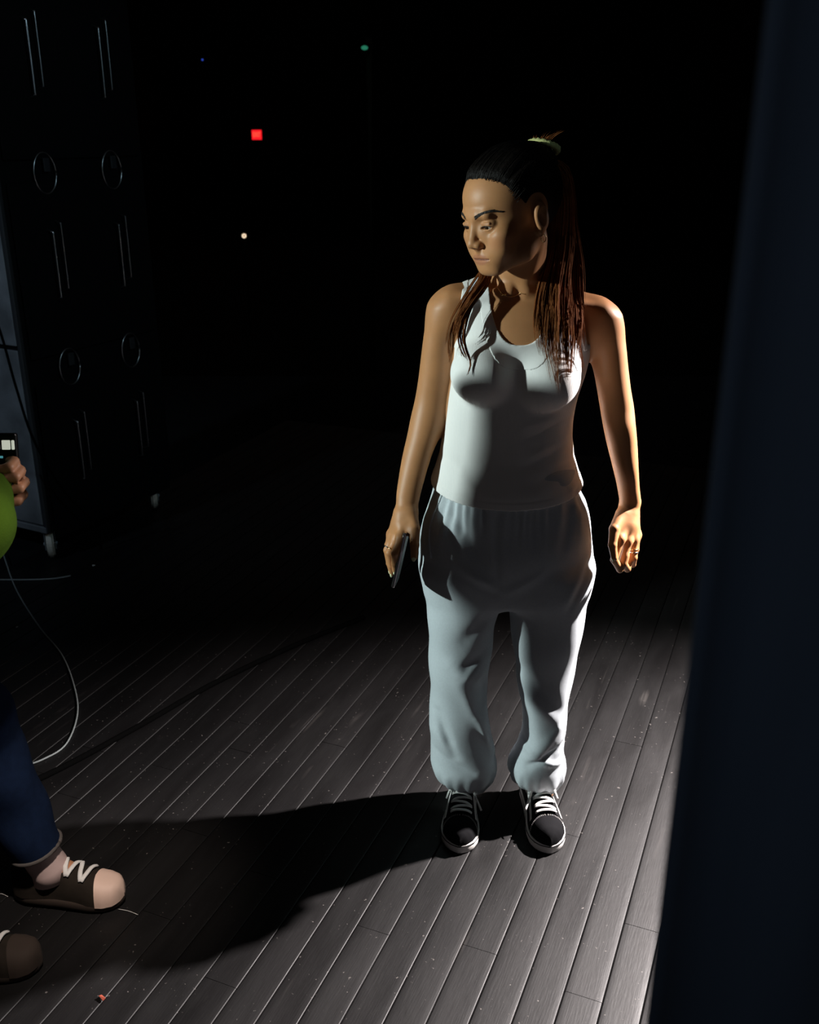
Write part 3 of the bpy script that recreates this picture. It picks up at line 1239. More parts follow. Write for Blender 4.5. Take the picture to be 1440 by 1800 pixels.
crown = hp(0.0, -.100, .082)
side_guides = [
    # from the crown down past the ear and over her left breast
    ([crown, hp(.045, -.10, .055), at(987, 372, 2.16), at(992, 430, 2.145), at(984, 490, 2.115), at(978, 545, 2.065), at(978, 610, 2.035), at(986, 700, 2.012)], [.012, .018, .020, .018, .020, .026, .030, .014], 300, .0009),
    ([crown, hp(.05, -.09, .04), at(975, 395, 2.15), at(968, 460, 2.125), at(957, 520, 2.085), at(953, 585, 2.045), at(966, 668, 2.010)], [.010, .014, .016, .018, .022, .020, .010], 190, .0009),
    ([crown, hp(.04, -.11, .05), at(998, 400, 2.18), at(1006, 470, 2.16), at(1010, 520, 2.12), at(1018, 575, 2.075), at(1031, 660, 2.060)], [.010, .016, .018, .022, .022, .020, .008], 190, .0009),
    ([crown, hp(.05, -.10, .02), at(990, 440, 2.17), at(1000, 500, 2.15), at(1004, 560, 2.07), at(1004, 620, 2.035), at(1004, 690, 2.035)], [.010, .016, .02, .022, .024, .02, .008], 170, .0009),
    # behind the neck
    ([hp(0, -.10, 0), at(960, 440, 2.22), at(955, 500, 2.27), at(950, 560, 2.285), at(945, 640, 2.285)], [.03, .035, .04, .045, .04], 140, .001),
    ([hp(.03, -.095, .01), at(948, 430, 2.19), at(945, 470, 2.19), at(975, 510, 2.16), at(990, 560, 2.08)], [.02, .022, .022, .022, .02], 90, .0009),
]
right_guides = [
    ([hp(-.04, -.085, -.02), at(868, 462, 2.165), at(850, 497, 2.105), at(826, 532, 2.080), at(806, 570, 2.066), at(798, 610, 2.058)], [.012, .012, .013, .013, .012, .006], 150, .0008),
    ([hp(-.045, -.075, -.03), at(862, 470, 2.15), at(843, 510, 2.095), at(822, 545, 2.072), at(811, 585, 2.052), at(816, 615, 2.040), at(828, 640, 2.030), at(822, 664, 2.020)], [.010, .009, .008, .007, .006, .005, .004, .002], 60, .0008),
    ([hp(-.045, -.075, -.03), at(852, 480, 2.15), at(825, 520, 2.115), at(798, 565, 2.10), at(790, 610, 2.10), at(786, 640, 2.10)], [.010, .010, .011, .010, .008, .004], 50, .0007),
]
both = Field()
both.ops += body.ops
bb = (np.array([.05, 1.94, 1.36]), np.array([.40, 2.30, 1.72]))
both.ops.append(('u', lambda x, y, z: cap.pts(np.stack([x, y, z], 1)), bb, 0))
tieP = np.array([0, -.100, .088])
starts = []
for i in range(240):
    t = rng.random()
    ang_ = -1.45 + 2.9 * t
    sx_ = math.sin(ang_) * .070
    if abs(ang_) < 1.0:
        zz_, yy_ = .090 - .014 * abs(ang_), .066 - .020 * ang_ ** 2
    else:
        k_ = (abs(ang_) - 1.0) / .75
        sx_ = math.copysign(.0605 + .012 * k_, ang_)
        zz_, yy_ = .076 - .075 * k_, .046 - .036 * k_
    starts.append((np.array([sx_, yy_, zz_]) + rng.normal(size=3) * .0025))
allp, m_ = [], 12
for P0 in starts:
    for t in np.linspace(0, 1, m_):
        q = P0 * (1 - t) + tieP * t
        r_ = np.linalg.norm((q - [0, -.015, .03]))
        q = np.array([0, -.015, .03]) + (q - [0, -.015, .03]) / r_ * .10
        allp.append(hp(*q))
allp = both.project(np.array(allp), it=6, step=.02).reshape(len(starts), m_, 3)
tb = []
for pth in allp:
    n_ = pth - hp(0, -.015, .03)
    n_ /= np.linalg.norm(n_, axis=1)[:, None]
    tb.append((pth + n_ * (.0003 + .0009 * np.sin(np.linspace(0, PI, m_)))[:, None], np.array([.0003] + [.0008] * (m_ - 2) + [.0005]), 3))
tubes_obj('hairline_strands', tb, M['hair_cap'], hc)
locks('hair_strands', side_guides + right_guides, M['hair'], hc)

# scrunchie round the gathered hair on the crown
tor = []
for i in range(41):
    a = 2 * PI * i / 40
    tor.append(hp(.030 * math.cos(a), -.098 + .010 * math.sin(a) * 0 - .012, .100) + HR @ np.array([0, .022 * math.sin(a), .016 * math.sin(a)]))
rr = np.array([.0065 + .0016 * math.sin(i * 2.6) for i in range(41)])
tubes_obj('hair_tie', [(np.array(tor), rr, 8)], M['elastic'], hc)
# short wisps standing up from the tie
wv = []
for i in range(26):
    a = rng.random() * 2 * PI
    b0 = hp(.018 * math.cos(a), -.105 + .012 * math.sin(a), .108)
    dr = HR @ np.array([math.cos(a) * .7 + .3, -.6 + .4 * math.sin(a), .7])
    wv.append((spline([b0, b0 + dr * .014, b0 + dr * .03 + [0, 0, -.006]], 6), np.linspace(.0008, .0002, 6), 3))
tubes_obj('hair_wisps', wv, M['hair'], hc)

# ---- jewellery
npts = []
for t in np.linspace(-1, 1, 31):
    u = 897 + 36 * t
    v = 524 - 42 * t * t + 3 * t
    npts.append(at(u, v, 2.10 + .045 * t * t))
npts = body.project(np.array(npts), it=8, step=.02)
npts = npts + np.array([0, -.0015, .0003])
nk = tubes_obj('necklace', [(npts, np.full(31, .0007), 5)], M['gold'], woman)
k = int(np.argmin(np.abs(npts[:, 0] - at(885, 520, 2.10)[0])))
bm = bmesh.new()
for j, s in enumerate((-.0032, .0032, 0.0)):
    r = bmesh.ops.create_icosphere(bm, subdivisions=2, radius=.0026 if j < 2 else .0016)
    for v in r['verts']:
        v.co = v.co + Vector(npts[k] + [s, -.0022, 0])
bm_obj('pendant', bm, M['gold'], nk, smooth=True)
for s in (-1, 1):
    c = hp(s * .0775, -.009, -.046)
    pts_ = [c + HR @ np.array([0, .0062 * math.cos(a), .0075 * math.sin(a)]) for a in np.linspace(.6, 2 * PI + .3, 22)]
    tubes_obj('earring', [(np.array(pts_), np.full(22, .0011), 6)], M['gold'], woman)


def ring_on(p, q, r, material, t=.4):
    p, q = np.asarray(p), np.asarray(q)
    ax = (q - p) / np.linalg.norm(q - p)
    c = p + (q - p) * t
    a = np.cross(ax, [0.3, .9, .2])
    a /= np.linalg.norm(a)
    b = np.cross(ax, a)
    P = np.array([c + r * (math.cos(w) * a + math.sin(w) * b) for w in np.linspace(0, 2 * PI, 25)])
    return tubes_obj('ring', [(P, np.full(25, .0014), 6)], material, woman)


ring_on(FR[2][0], FR[2][1], .0100, M['silver'], .78)
ring_on(FR[1][0], FR[1][1], .0102, M['gold'], .72)
ring_on(FL[2][0], FL[2][1], .0102, M['gold'], .55)
ring_on(FL[2][0], FL[2][1], .0102, M['silver'], .72)

# ---- fingernails
def nail(tip, prev, out, w=.0052, l=.0075):
    tip, prev, out = map(lambda q: np.asarray(q, float), (tip, prev, out))
    ax = tip - prev
    ax /= np.linalg.norm(ax)
    out = out - ax * (out @ ax)
    out /= np.linalg.norm(out)
    sd = np.cross(ax, out)
    bm = bmesh.new()
    bmesh.ops.create_uvsphere(bm, u_segments=14, v_segments=8, radius=1)
    c = tip + out * .0062 + ax * .0015
    for v in bm.verts:
        q = v.co
        v.co = Vector(c + sd * q.x * w + ax * q.y * l + out * (q.z * .0016 - .0022 * q.x * q.x))
    return bm_obj('fingernail', bm, M['nail'], woman, smooth=True)


nail(TR[3], TR[2], [-.15, -1, .25], .0058, .0092)
nail(FR[1][3], FR[1][2], [-.6, -.7, 0], .0044, .0065)
nail(FR[0][3], FR[0][2], [-.3, -.9, 0], .0044, .0065)
nail(FR[2][3], FR[2][2], [-.9, -.4, 0], .0042, .0060)
nail(FL[0][3], FL[0][2], [.2, -.6, .3], .0044, .0060)
nail(TL[3], TL[2], [-.7, -.6, 0], .0050, .0075)

# ---- phone, its thin edge towards the camera
pa, pb = at(711, 944, 2.050), at(691, 1032, 2.040)
ax = (pa - pb)
plen = np.linalg.norm(ax) + .012
ax /= np.linalg.norm(ax)
wid = np.array([.17, 1.0, 0.0])
wid -= ax * (wid @ ax)
wid /= np.linalg.norm(wid)
nor = np.cross(ax, wid)
R3 = Matrix(np.stack([nor, wid, ax], 1).tolist())
pc = (pa + pb) / 2 + wid * .028 + ax * .006
ph = empty('phone', tuple(pc))
tag(ph, 'dark smartphone with a polished rim held edge-on in her hand', 'phone')
bm = bmesh.new()
add_box(bm, pc, (.0078, .070, plen), R3, .0030, 3)
bm_obj('rim', bm, M['phone_rim'], ph)
for s in (-1, 1):
    bm = bmesh.new()
    add_box(bm, pc + nor * s * .0037, (.0012, .066, plen - .004), R3, .0005, 1)
    bm_obj('screen' if s > 0 else 'back_cover', bm, M['phone_black'], ph)
bm = bmesh.new()
add_box(bm, pc - wid * .0352 + ax * .02, (.0026, .0012, .012), R3, .0005, 1)
bm_obj('side_button', bm, M['phone_rim'], ph)


# ---- shoes
def make_shoe(ox, oy, rz, mirror):
    """Low lace-up skate shoe; built toe towards -y, then turned by rz."""
    rot = Matrix.Rotation(rz, 3, 'Z')

    def W(p):
        q = rot @ Vector((p[0] * mirror, p[1], p[2]))
        return np.array([q.x + ox, q.y + oy, q.z])
    Lh = .134
    # footprint half widths from toe (t=0) to heel (t=1); inner side straighter
    ts = np.array([0, .03, .08, .16, .26, .36, .48, .62, .76, .88, .95, .985, 1.0])
    wo = np.array([.004, .022, .036, .0475, .052, .051, .046, .039, .036, .0345, .028, .017, .004])
    wi = np.array([.004, .022, .035, .0445, .0465, .044, .038, .034, .0335, .033, .027, .017, .004])
    hh = np.array([.020, .034, .042, .046, .050, .058, .070, .080, .084, .086, .086, .080, .070])

    def hw(t, s):
        return np.interp(t, ts, wo if s > 0 else wi)

    def up(t, th):
        """Upper surface; th 0 outer ground .. pi inner ground."""
        c_, s_ = math.cos(th), math.sin(th)
        side = 1 if c_ > 0 else -1
        w = hw(t, side) - .0035
        h = np.interp(t, ts, hh)
        e = .72
        x = side * w * abs(c_) ** e * (1 - .16 * s_ ** 2)
        z = .022 + (h - .0) * abs(s_) ** .85
        return np.array([x, -Lh + t * 2 * Lh, z])

    def nrm(t, th):
        a = up(min(t + .01, 1), th) - up(max(t - .01, 0), th)
        b = up(t, min(th + .03, PI)) - up(t, max(th - .03, 0))
        n = np.cross(b, a)
        n /= np.linalg.norm(n) + 1e-9
        if n[2] < 0 and abs(th - PI / 2) < 1.2:
            n = -n
        if (n[0] > 0) != (math.cos(th) > 0) and abs(math.cos(th)) > .5:
            n = -n
        if t < .06:
            k_ = t / .06
            n = n * k_ + np.array([0, -.94, .34]) * (1 - k_)
            n /= np.linalg.norm(n) + 1e-9
        return n

    def patch(t0, t1, th0, th1, nt, nth, off, thick=True):
        V, Fc = [], []
        for i in range(nt + 1):
            for j in range(nth + 1):
                t = t0(j / nth) + (t1(j / nth) - t0(j / nth)) * i / nt
                th = th0(i / nt) + (th1(i / nt) - th0(i / nt)) * j / nth
                V.append(W(up(t, th) + nrm(t, th) * off))
        for i in range(nt):
            for j in range(nth):
                k_ = i * (nth + 1) + j
                Fc.append((k_, k_ + 1, k_ + nth + 2, k_ + nth + 1))
        return V, Fc

    cst = lambda c: (lambda q: c)
    # upper
    V, Fc = patch(cst(.0), cst(1.0), cst(0), cst(PI), 40, 30, 0)
    # drop the collar opening: faces over the ankle
    keep = []
    for f in Fc:
        cx = np.mean([V[i] for i in f], axis=0)
        lp = rot.inverted() @ Vector((cx[0] - ox, cx[1] - oy, cx[2]))
        if not (lp.y > .035 and lp.y < .118 and lp.z > .094):
            keep.append(f)
    shoe = obj_from('shoe', V, keep, M['black_canvas'], woman)
    # sole with a beveled foxing band
    N = 64
    out = []
    for i in range(N):
        a = 2 * PI * i / N
        t = (1 - math.cos(a)) / 2
        s = 1 if a < PI else -1
        out.append((s * hw(t, s), -Lh + 2 * Lh * t))
    V, Fc = [], []
    prof = [(-.004, 0.0), (-.0012, .0015), (.0006, .006), (.0012, .014), (.0006, .0235), (-.001, .0258), (-.006, .0262)]
    for dx, z in prof:
        for (x, y) in out:
            n = np.array([x, y * .3])
            n = n / (np.linalg.norm(n) + 1e-9)
            V.append(W((x + n[0] * dx, y + (dx * (-1 if y < 0 else 1)) * max(0, abs(y) / Lh - .6) * 2.5, z + .004 * max(0, -y / Lh - .55) * (1 if z > .01 else 0))))
    for r_ in range(len(prof) - 1):
        for i in range(N):
            j = (i + 1) % N
            Fc.append((r_ * N + i, r_ * N + j, (r_ + 1) * N + j, (r_ + 1) * N + i))
    Fc.append(tuple(range(N - 1, -1, -1)))
    Fc.append(tuple((len(prof) - 1) * N + i for i in range(N)))
    obj_from('sole', V, Fc, M['white_rubber'], shoe)
    # thin black line round the foxing
    ln = [W((x * 1.024, y * 1.010, .0215 + .004 * max(0, -y / Lh - .55))) for x, y in out + out[:1]]
    tubes_obj('sole_line', [(np.array(ln), np.full(len(ln), .0011), 5)], M['black_canvas'], shoe)
    # suede toe cap with its stitched edge
    edge = lambda q: .235 - .050 * abs(2 * q - 1) ** 1.7
    V, Fc = patch(cst(.001), edge, cst(.10), cst(PI - .10), 14, 24, .0016)
    obj_from('toe_cap', V, Fc, M['black_suede'], shoe)
    st = []
    for row_ in (.004, .014):
        qs = np.linspace(.04, .96, 56)
        for a_, b_ in zip(qs[:-1:2], qs[1::2]):
            p_ = [up(edge(q) + row_ - .012, .10 + (PI - .2) * q) + nrm(edge(q) - .01, .10 + (PI - .2) * q) * .0022 for q in (a_, b_)]
            st.append(([W(p_[0]), W((p_[0] + p_[1]) / 2 + np.array([0, 0, .0002])), W(p_[1])], .00050, 4))
    tubes_obj('stitching', st, M['thread'], shoe)
    # side stripes: a wave each side from the heel towards the eyelets
    for sgn in (0, 1):
        cl = []
        for q in np.linspace(0, 1, 30):
            t = .95 - .69 * q
            th = .30 + .20 * math.sin(q * PI * 1.25) + .82 * max(0, q - .42) ** .9 - .9 * max(0, q - .88)
            cl.append((t, PI - th if sgn else th))
        V, Fc = [], []
        for (t, th) in cl:
            dth = .105 * (1 if not sgn else -1)
            for w_ in (-1, -.5, 0, .5, 1):
                V.append(W(up(t, th + dth * w_) + nrm(t, th) * (.0022 - .0004 * abs(w_))))
        for i in range(len(cl) - 1):
            for j in range(4):
                k_ = i * 5 + j
                Fc.append((k_, k_ + 1, k_ + 6, k_ + 5))
        obj_from('side_stripe', V, Fc, M['white_leather'], shoe)
    # eyestays, tongue, laces
    for sgn in (-1, 1):
        V, Fc = [], []
        for i in range(13):
            t = .250 + .028 * i
            for j in range(4):
                th = PI / 2 + sgn * (.34 + .13 * j)
                V.append(W(up(t, th) + nrm(t, th) * (.0026 if 0 < j < 3 else .0006)))
        for i in range(12):
            for j in range(3):
                k_ = i * 4 + j
                Fc.append((k_, k_ + 1, k_ + 5, k_ + 4))
        obj_from('eyestay', V, Fc, M['black_canvas'], shoe)
    V, Fc = [], []
    for i in range(13):
        t = .262 + .033 * i
        for j in range(7):
            th = PI / 2 + (j - 3) * .115
            p_ = up(t, th) + nrm(t, th) * .0012 + np.array([0, 0, .0035 + .030 * max(0, i / 12 - .75)])
            V.append(W(p_))
    for i in range(12):
        for j in range(6):
            k_ = i * 7 + j
            Fc.append((k_, k_ + 1, k_ + 8, k_ + 7))
    obj_from('tongue', V, Fc, M['black_canvas'], shoe)
    for i in range(7):
        t0_ = .272 + .044 * i
        P = []
        for q in np.linspace(-1, 1, 11):
            th = PI / 2 + q * .52
            t = t0_ + (.020 * q if i else 0) * (1 if i % 2 else -1)
            P.append(W(up(t, th) + nrm(t, th) * (.0042 + .0035 * (1 - q * q)) + np.array([0, 0, .002])))
        tubes_obj('lace', [(np.array(P), np.full(11, .0046), 8, .42, (0, 0, 1))], M['lace'], shoe)
    # bow: two loops and two ends falling to the sides
    kt = up(.55, PI / 2) + np.array([0, 0, .014])
    bow = []
    for sx, dy, dz in ((1, -.016, -.010), (-1, -.020, -.012)):
        bow.append(spline([W(kt), W(kt + np.array([sx * .016, -.012, .006])), W(kt + np.array([sx * .034, dy - .012, dz])), W(kt + np.array([sx * .030, dy + .006, dz])), W(kt + np.array([sx * .010, -.002, .004]))], 22))
    for sx, ex, ey, ez in ((1, .042, -.030, -.034), (-1, .050, -.062, -.040)):
        bow.append(spline([W(kt), W(kt + np.array([sx * .018, -.014, .004])), W(kt + np.array([sx * .034, ey * .6, ez * .45])), W(kt + np.array([sx * ex, ey, ez]))], 16))
    tubes_obj('lace_bow', [(b_, np.full(len(b_), .0030), 7, .5, (0, 0, 1)) for b_ in bow], M['lace'], shoe)
    # padded collar
    cp = []
    for a in np.linspace(0, 2 * PI, 31):
        cp.append(W((.030 * math.sin(a), .078 + .042 * math.cos(a), .098 + .006 * math.cos(a))))
    tubes_obj('collar', [(np.array(cp), np.full(31, .0075), 8)], M['black_canvas'], shoe)
    tag(shoe, 'black and white low lace-up skate shoe on her %s foot' % ('right' if mirror < 0 else 'left'))
    return shoe


make_shoe(.140, 2.112, math.radians(-6), -1)
make_shoe(.343, 2.112, math.radians(5), 1)

# ================================================================== things in the dark
M['rack_panel'] = mat('scuffed_grey_panel', (0.16, 0.17, 0.185), 0.55, spec=0.4, var=0.45, vscale=7, bump=0.15, bscale=120)
M['rack_dark'] = mat('black_rack_paint', (0.004, 0.004, 0.0045), 0.8, spec=0.12)
M['chrome'] = mat('brushed_steel', (0.62, 0.64, 0.66), 0.28, metal=1.0)
M['caster_tyre'] = mat('pale_caster_tyre', (0.62, 0.58, 0.5), 0.6, var=0.15)
M['caster_fork'] = mat('zinc_caster_fork', (0.42, 0.46, 0.5), 0.4, metal=0.7)
M['rubber_cable'] = mat('black_rubber', (0.003, 0.003, 0.003), 1.0, spec=0.02)
M['grey_cable'] = mat('grey_cable_jacket', (0.34, 0.38, 0.38), 0.5)

RC = np.array([-1.505, 3.755])                 # near corner of the rack
RD = np.array([.455, .890])                    # its dark side runs back to the right
RL = np.array([-.890, .455])                   # its lit side runs back to the left
RW, RLN, RB, RT = .80, .62, .135, 2.35
rack = empty('equipment_rack', (RC[0] + RD[0] * .4 + RL[0] * .3, RC[1] + RD[1] * .4 + RL[1] * .3, 0))
tag(rack, 'tall wheeled equipment rack with scuffed grey side panel at the left', 'rack')
RR = Matrix(((RD[0], RL[0], 0), (RD[1], RL[1], 0), (0, 0, 1)))


def rk(a, b, z):
    """a along the dark side, b along the lit side."""
    p = RC + RD * a + RL * b
    return Vector((p[0], p[1], z))


bm = bmesh.new()
add_box(bm, rk(RW / 2, RLN / 2 , (RB + RT) / 2), (RW - .012, RLN - .012, RT - RB - .01), RR, .004, 1)
bm_obj('cabinet', bm, M['rack_dark'], rack)
for z0, z1 in ((RB + .035, .900), (.918, 1.66), (1.678, RT - .02)):
    bm = bmesh.new()
    add_box(bm, rk(-.001, RLN / 2, (z0 + z1) / 2), (.014, RLN - .03, z1 - z0), RR, .003, 1)
    bm_obj('side_panel', bm, M['rack_panel'], rack)
bm = bmesh.new()
add_box(bm, rk(.002, RLN / 2, RB + .014), (.022, RLN, .028), RR, .003, 1)
bm_obj('base_rail', bm, M['rack_panel'], rack)
M['trim_dark'] = mat('dull_angle_trim', (0.03, 0.032, 0.035), 0.6, metal=0.3)
bm = bmesh.new()
add_box(bm, rk(RW / 2, .0, RB + .014), (RW - .03, .02, .028), RR, .003, 1)
bm_obj('base_rail', bm, M['rack_dark'], rack)
bm = bmesh.new()
add_box(bm, rk(.004, .004, (RB + RT) / 2), (.020, .020, RT - RB), RR, .004, 2)
bm_obj('corner_trim', bm, M['trim_dark'], rack)
zrow = [.445, 1.205, 1.945]
for r_, zc in enumerate(zrow):
    bm = bmesh.new()
    add_box(bm, rk(RW / 2, -.003, zc - .02), (RW - .08, .012, .66), RR, .004, 1)
    bm_obj('drawer_front', bm, M['rack_dark'], rack)
    for a in (.224, .585):
        tb = []
        for da, dz, rad in ((-.022, 0, .0034), (.022, .03, .0024)):
            zb, zt = zc - .135 + dz, zc + .135 + dz
            P = [rk(a + da, -.006, zb), rk(a + da, -.034, zb + .010), rk(a + da, -.038, zb + .03), rk(a + da, -.038, zt - .03), rk(a + da, -.034, zt - .010), rk(a + da, -.006, zt)]
            tb.append((spline(np.array(P), 18), np.full(18, rad), 7))
        tubes_obj('handle', tb, M['chrome'], rack)
        if r_ < 2:
            zl = (zc + zrow[r_ + 1]) / 2 - .03
            ring = [rk(a + .055 * math.cos(t), -.012, zl + .075 * math.sin(t)) for t in np.linspace(0, 2 * PI, 29)]
            la = tubes_obj('latch_dish', [(np.array(ring), np.full(29, .0030), 6)], M['chrome'], rack)
            bm = bmesh.new()
            add_box(bm, rk(a + .01, -.014, zl + .03), (.03, .008, .05), RR, .002, 1)
            bm_obj('latch', bm, M['trim_dark'], la)
for a, b in ((.05, .05), (.70, .05), (.05, .56), (.70, .56)):
    c = rk(a, b, .062)
    w = empty('caster', tuple(c))
    attach(w, rack)
    ang = -.34
    ax_ = Vector((math.cos(ang), -math.sin(ang), 0))
    q = Vector((0, 0, 1)).rotation_difference(ax_).to_matrix()
    bm = bmesh.new()
    bmesh.ops.create_cone(bm, cap_ends=True, segments=28, radius1=.061, radius2=.061, depth=.030)
    es = [e for e in bm.edges if len(e.link_faces) == 2 and e.calc_face_angle(0) > .8]
    bmesh.ops.bevel(bm, geom=es, offset=.008, segments=3, affect='EDGES')
    for v in bm.verts:
        v.co = q @ v.co + c
    bm_obj('wheel', bm, M['caster_tyre'], w, smooth=False)
    bm = bmesh.new()
    for s in (-1, 1):
        add_box(bm, c + ax_ * s * .021 + Vector((0, 0, .020)), (.004, .046, .082), Matrix.Rotation(-ang, 3, 'Z'), .001, 1)
    add_box(bm, c + Vector((0, 0, .063)), (.060, .060, .007), Matrix.Rotation(-ang, 3, 'Z'), .002, 1)
    r = bmesh.ops.create_cone(bm, cap_ends=True, segments=12, radius1=.008, radius2=.008, depth=.056)
    for v in r['verts']:
        v.co = q @ v.co + c
    bm_obj('fork', bm, M['caster_fork'], w)

# ---- cables
def cable(name, pts, rad, material, label, n=60):
    o = tubes_obj(name, [(spline(np.array(pts), n), np.full(n, rad), 8)], material)
    tag(o, label, 'cable', None)
    return o


def fl(u, v, r):
    p = on_floor(u, v, r)
    return p


cable('floor_cable', [fl(5, 972, .003), fl(28, 1035, .003), fl(68, 1100, .003), fl(108, 1150, .003), fl(130, 1205, .003), fl(136, 1255, .003), fl(116, 1308, .003), fl(75, 1335, .003), fl(30, 1350, .003)], .0026, M['grey_cable'], 'pale grey cable snaking across the dark floor towards the camera')
cable('floor_cable', [fl(-60, 1019, .003), fl(0, 1019, .003), fl(50, 1019, .003), fl(95, 1017, .003), fl(125, 1012, .003)], .0028, M['grey_cable'],
      'short straight grey cable lying across the floor near the caster', 30)
cable('floor_cable', [fl(20, 1392, .009), fl(127, 1340, .009), fl(255, 1270, .009), fl(382, 1198, .009), fl(528, 1130, .009), fl(640, 1085, .009)], .009, M['rubber_cable'],
      'thick black cable lying in a straight line across the boards', 40)
cable('hanging_cable', [at(-40, 480, 3.60), at(0, 582, 3.60), at(28, 680, 3.60), at(60, 775, 3.62), at(110, 860, 3.75), at(152, 905, 3.84), at(172, 935, 3.88), fl(178, 965, .005)], .0050, M['rubber_cable'],
      'black cable drooping in front of the grey rack panel to the floor')

# ---- far away in the house
M['exit_red'] = mat('red_exit_glow', (0.3, 0.0, 0.0), 0.5, emit=(1.0, 0.012, 0.02), estr=1.1)
M['exit_letters'] = mat('pale_red_letters', (0.6, 0.1, 0.05), 0.5, emit=(1.0, 0.13, 0.06), estr=1.3)
sg = at(451, 237, 28.3)
ex = empty('exit_sign', (sg[0], 28.4, sg[2] - .14))
tag(ex, 'small red glowing exit sign on the far black wall', 'sign')
bm = bmesh.new()
add_box(bm, (sg[0], 28.395, sg[2]), (.29, .09, .27), None, .012, 2)
bm_obj('housing', bm, M['rack_dark'], ex)
bm = bmesh.new()
add_box(bm, (sg[0], 28.345, sg[2]), (.265, .016, .245), None, .006, 1)
bm_obj('panel', bm, M['exit_red'], ex)
cu_ = bpy.data.curves.new('lettering', 'FONT')
cu_.body = 'EXIT'
cu_.size = .15
cu_.align_x = 'CENTER'
cu_.align_y = 'CENTER'
cu_.extrude = .004
tmp = bpy.data.objects.new('lettering_source', cu_)
col.objects.link(tmp)
bpy.context.view_layer.update()
me = bpy.data.meshes.new_from_object(tmp.evaluated_get(bpy.context.evaluated_depsgraph_get()))
bpy.data.objects.remove(tmp)
lt = bpy.data.objects.new('lettering', me)
me.materials.clear()
me.materials.append(M['exit_letters'])
lt.location = (sg[0], 28.333, sg[2])
lt.rotation_euler = (PI / 2, 0, 0)
lt.scale = (.68, 1.15, 1)
col.objects.link(lt)
attach(lt, ex)

M['bulb'] = mat('warm_bulb', (1, .9, .7), 0.4, emit=(1.0, .78, .55), estr=1.2)
M['brass_dark'] = mat('aged_brass', (0.25, 0.17, 0.07), 0.4, metal=0.8)
p = at(430, 414, 14.0)
st = empty('aisle_lamp', (p[0], 14.0, -1.0))
tag(st, 'tiny round warm aisle lamp in the dark below the exit sign', 'lamp')
tubes_obj('post', [(np.array([[p[0], 14.0, -1.0], [p[0], 14.0, p[2] - .02]]), np.full(2, .02), 10)], M['rack_dark'], st)
tubes_obj('glowing_ring', [(np.array([[p[0] + .022 * math.cos(t), 13.955, p[2] + .022 * math.sin(t)] for t in np.linspace(0, 2 * PI, 21)]), np.full(21, .0085), 6)], M['bulb'], st)
bm = bmesh.new()
add_box(bm, (p[0], 13.99, p[2]), (.075, .05, .075), None, .012, 2)
bm_obj('lamp_housing', bm, M['brass_dark'], st)

M['green_led'] = mat('green_led', (0.02, .3, .15), 0.4, emit=(.06, .55, .32), estr=.30)
M['blue_led'] = mat('blue_led', (0.02, .05, .4), 0.4, emit=(.05, .12, .9), estr=.5)
M['pipe'] = mat('dark_green_pipe', (0.03, .05, .045), 0.45, metal=.5)
p = at(641, 84, 11.5)
gp = empty('lighting_boom', (p[0] + .04, 11.56, -1.0))
tag(gp, 'dark upright lighting pipe with small dim green lamp at the top', 'lamp')
tubes_obj('pipe', [(np.array([[p[0] + .04, 11.56, -1.0], [p[0] + .04, 11.56, p[2] + .1]]), np.full(2, .03), 12)], M['pipe'], gp)
bm = bmesh.new()
bmesh.ops.create_uvsphere(bm, u_segments=16, v_segments=10, radius=.028)
for v in bm.verts:
    v.co = Vector((v.co.x * 1.3 + p[0], v.co.y + 11.5, v.co.z * .8 + p[2]))
bm_obj('green_lamp', bm, M['green_led'], gp, smooth=True)
bm = bmesh.new()
add_box(bm, (p[0] + .02, 11.53, p[2]), (.09, .05, .09), None, .01, 2)
bm_obj('clamp', bm, M['rack_dark'], gp)
p = at(356, 105, 11.0)
bl = empty('standby_light', (p[0], 11.0, p[2] - .06))
tag(bl, 'tiny dim blue standby light high in the dark on the left', 'lamp')
bm = bmesh.new()
add_box(bm, (p[0], 11.05, p[2] - 0.02), (.16, .1, .12), None, .012, 2)
bm_obj('housing', bm, M['rack_dark'], bl)
bm = bmesh.new()
bmesh.ops.create_uvsphere(bm, u_segments=10, v_segments=8, radius=.010)
for v in bm.verts:
    v.co = v.co + Vector((p[0], 10.997, p[2]))
bm_obj('led', bm, M['blue_led'], bl, smooth=True)
tubes_obj('hanger', [(np.array([[p[0], 11.06, p[2] + .03], [p[0], 11.06, 7.4]]), np.full(2, .012), 8)], M['rack_dark'], bl)

# ---- scraps on the boards
M['paper'] = mat('white_paper', (.7, .68, .64), .8)
for i, (u, v, w, h, lab) in enumerate(((165, 995, .012, .008, 'tiny white paper scrap on the floor right of the rack caster'), (30, 1103, .008, .006, 'tiny white paper scrap on the floor at the left edge'),
                                       (180, 1755, .016, .007, 'small torn reddish tape scrap at the lower left of the floor'))):
    p = on_floor(u, v, .0022)
    bm = bmesh.new()
    add_box(bm, (p[0], p[1], p[2]), (w, h, .0012), Matrix.Rotation(.4 + i, 3, 'Z'), .0003, 1)
    for v_ in bm.verts:
        v_.co.z += .004 * abs(v_.co.x - p[0]) / w * 2
    o = bm_obj('paper_scrap' if i < 2 else 'tape_scrap', bm, M['paper'] if i < 2 else mat('red_tape', (.35, .07, .04), .6))
    tag(o, lab, 'scrap')
for (u0, v0, u1, v1, lab) in ((208, 1598, 243, 1608, 'thin white thread on the floor by the walking shoe'), (-4, 1571, 14, 1576, 'short white thread on the floor at the left edge')):
    a, b = on_floor(u0, v0, .002), on_floor(u1, v1, .002)
    o = tubes_obj('thread', [(spline([a, (a + b) / 2 + [0, .002, .001], b], 10), np.full(10, .0007), 5)], M['thread'])
    tag(o, lab, 'thread')

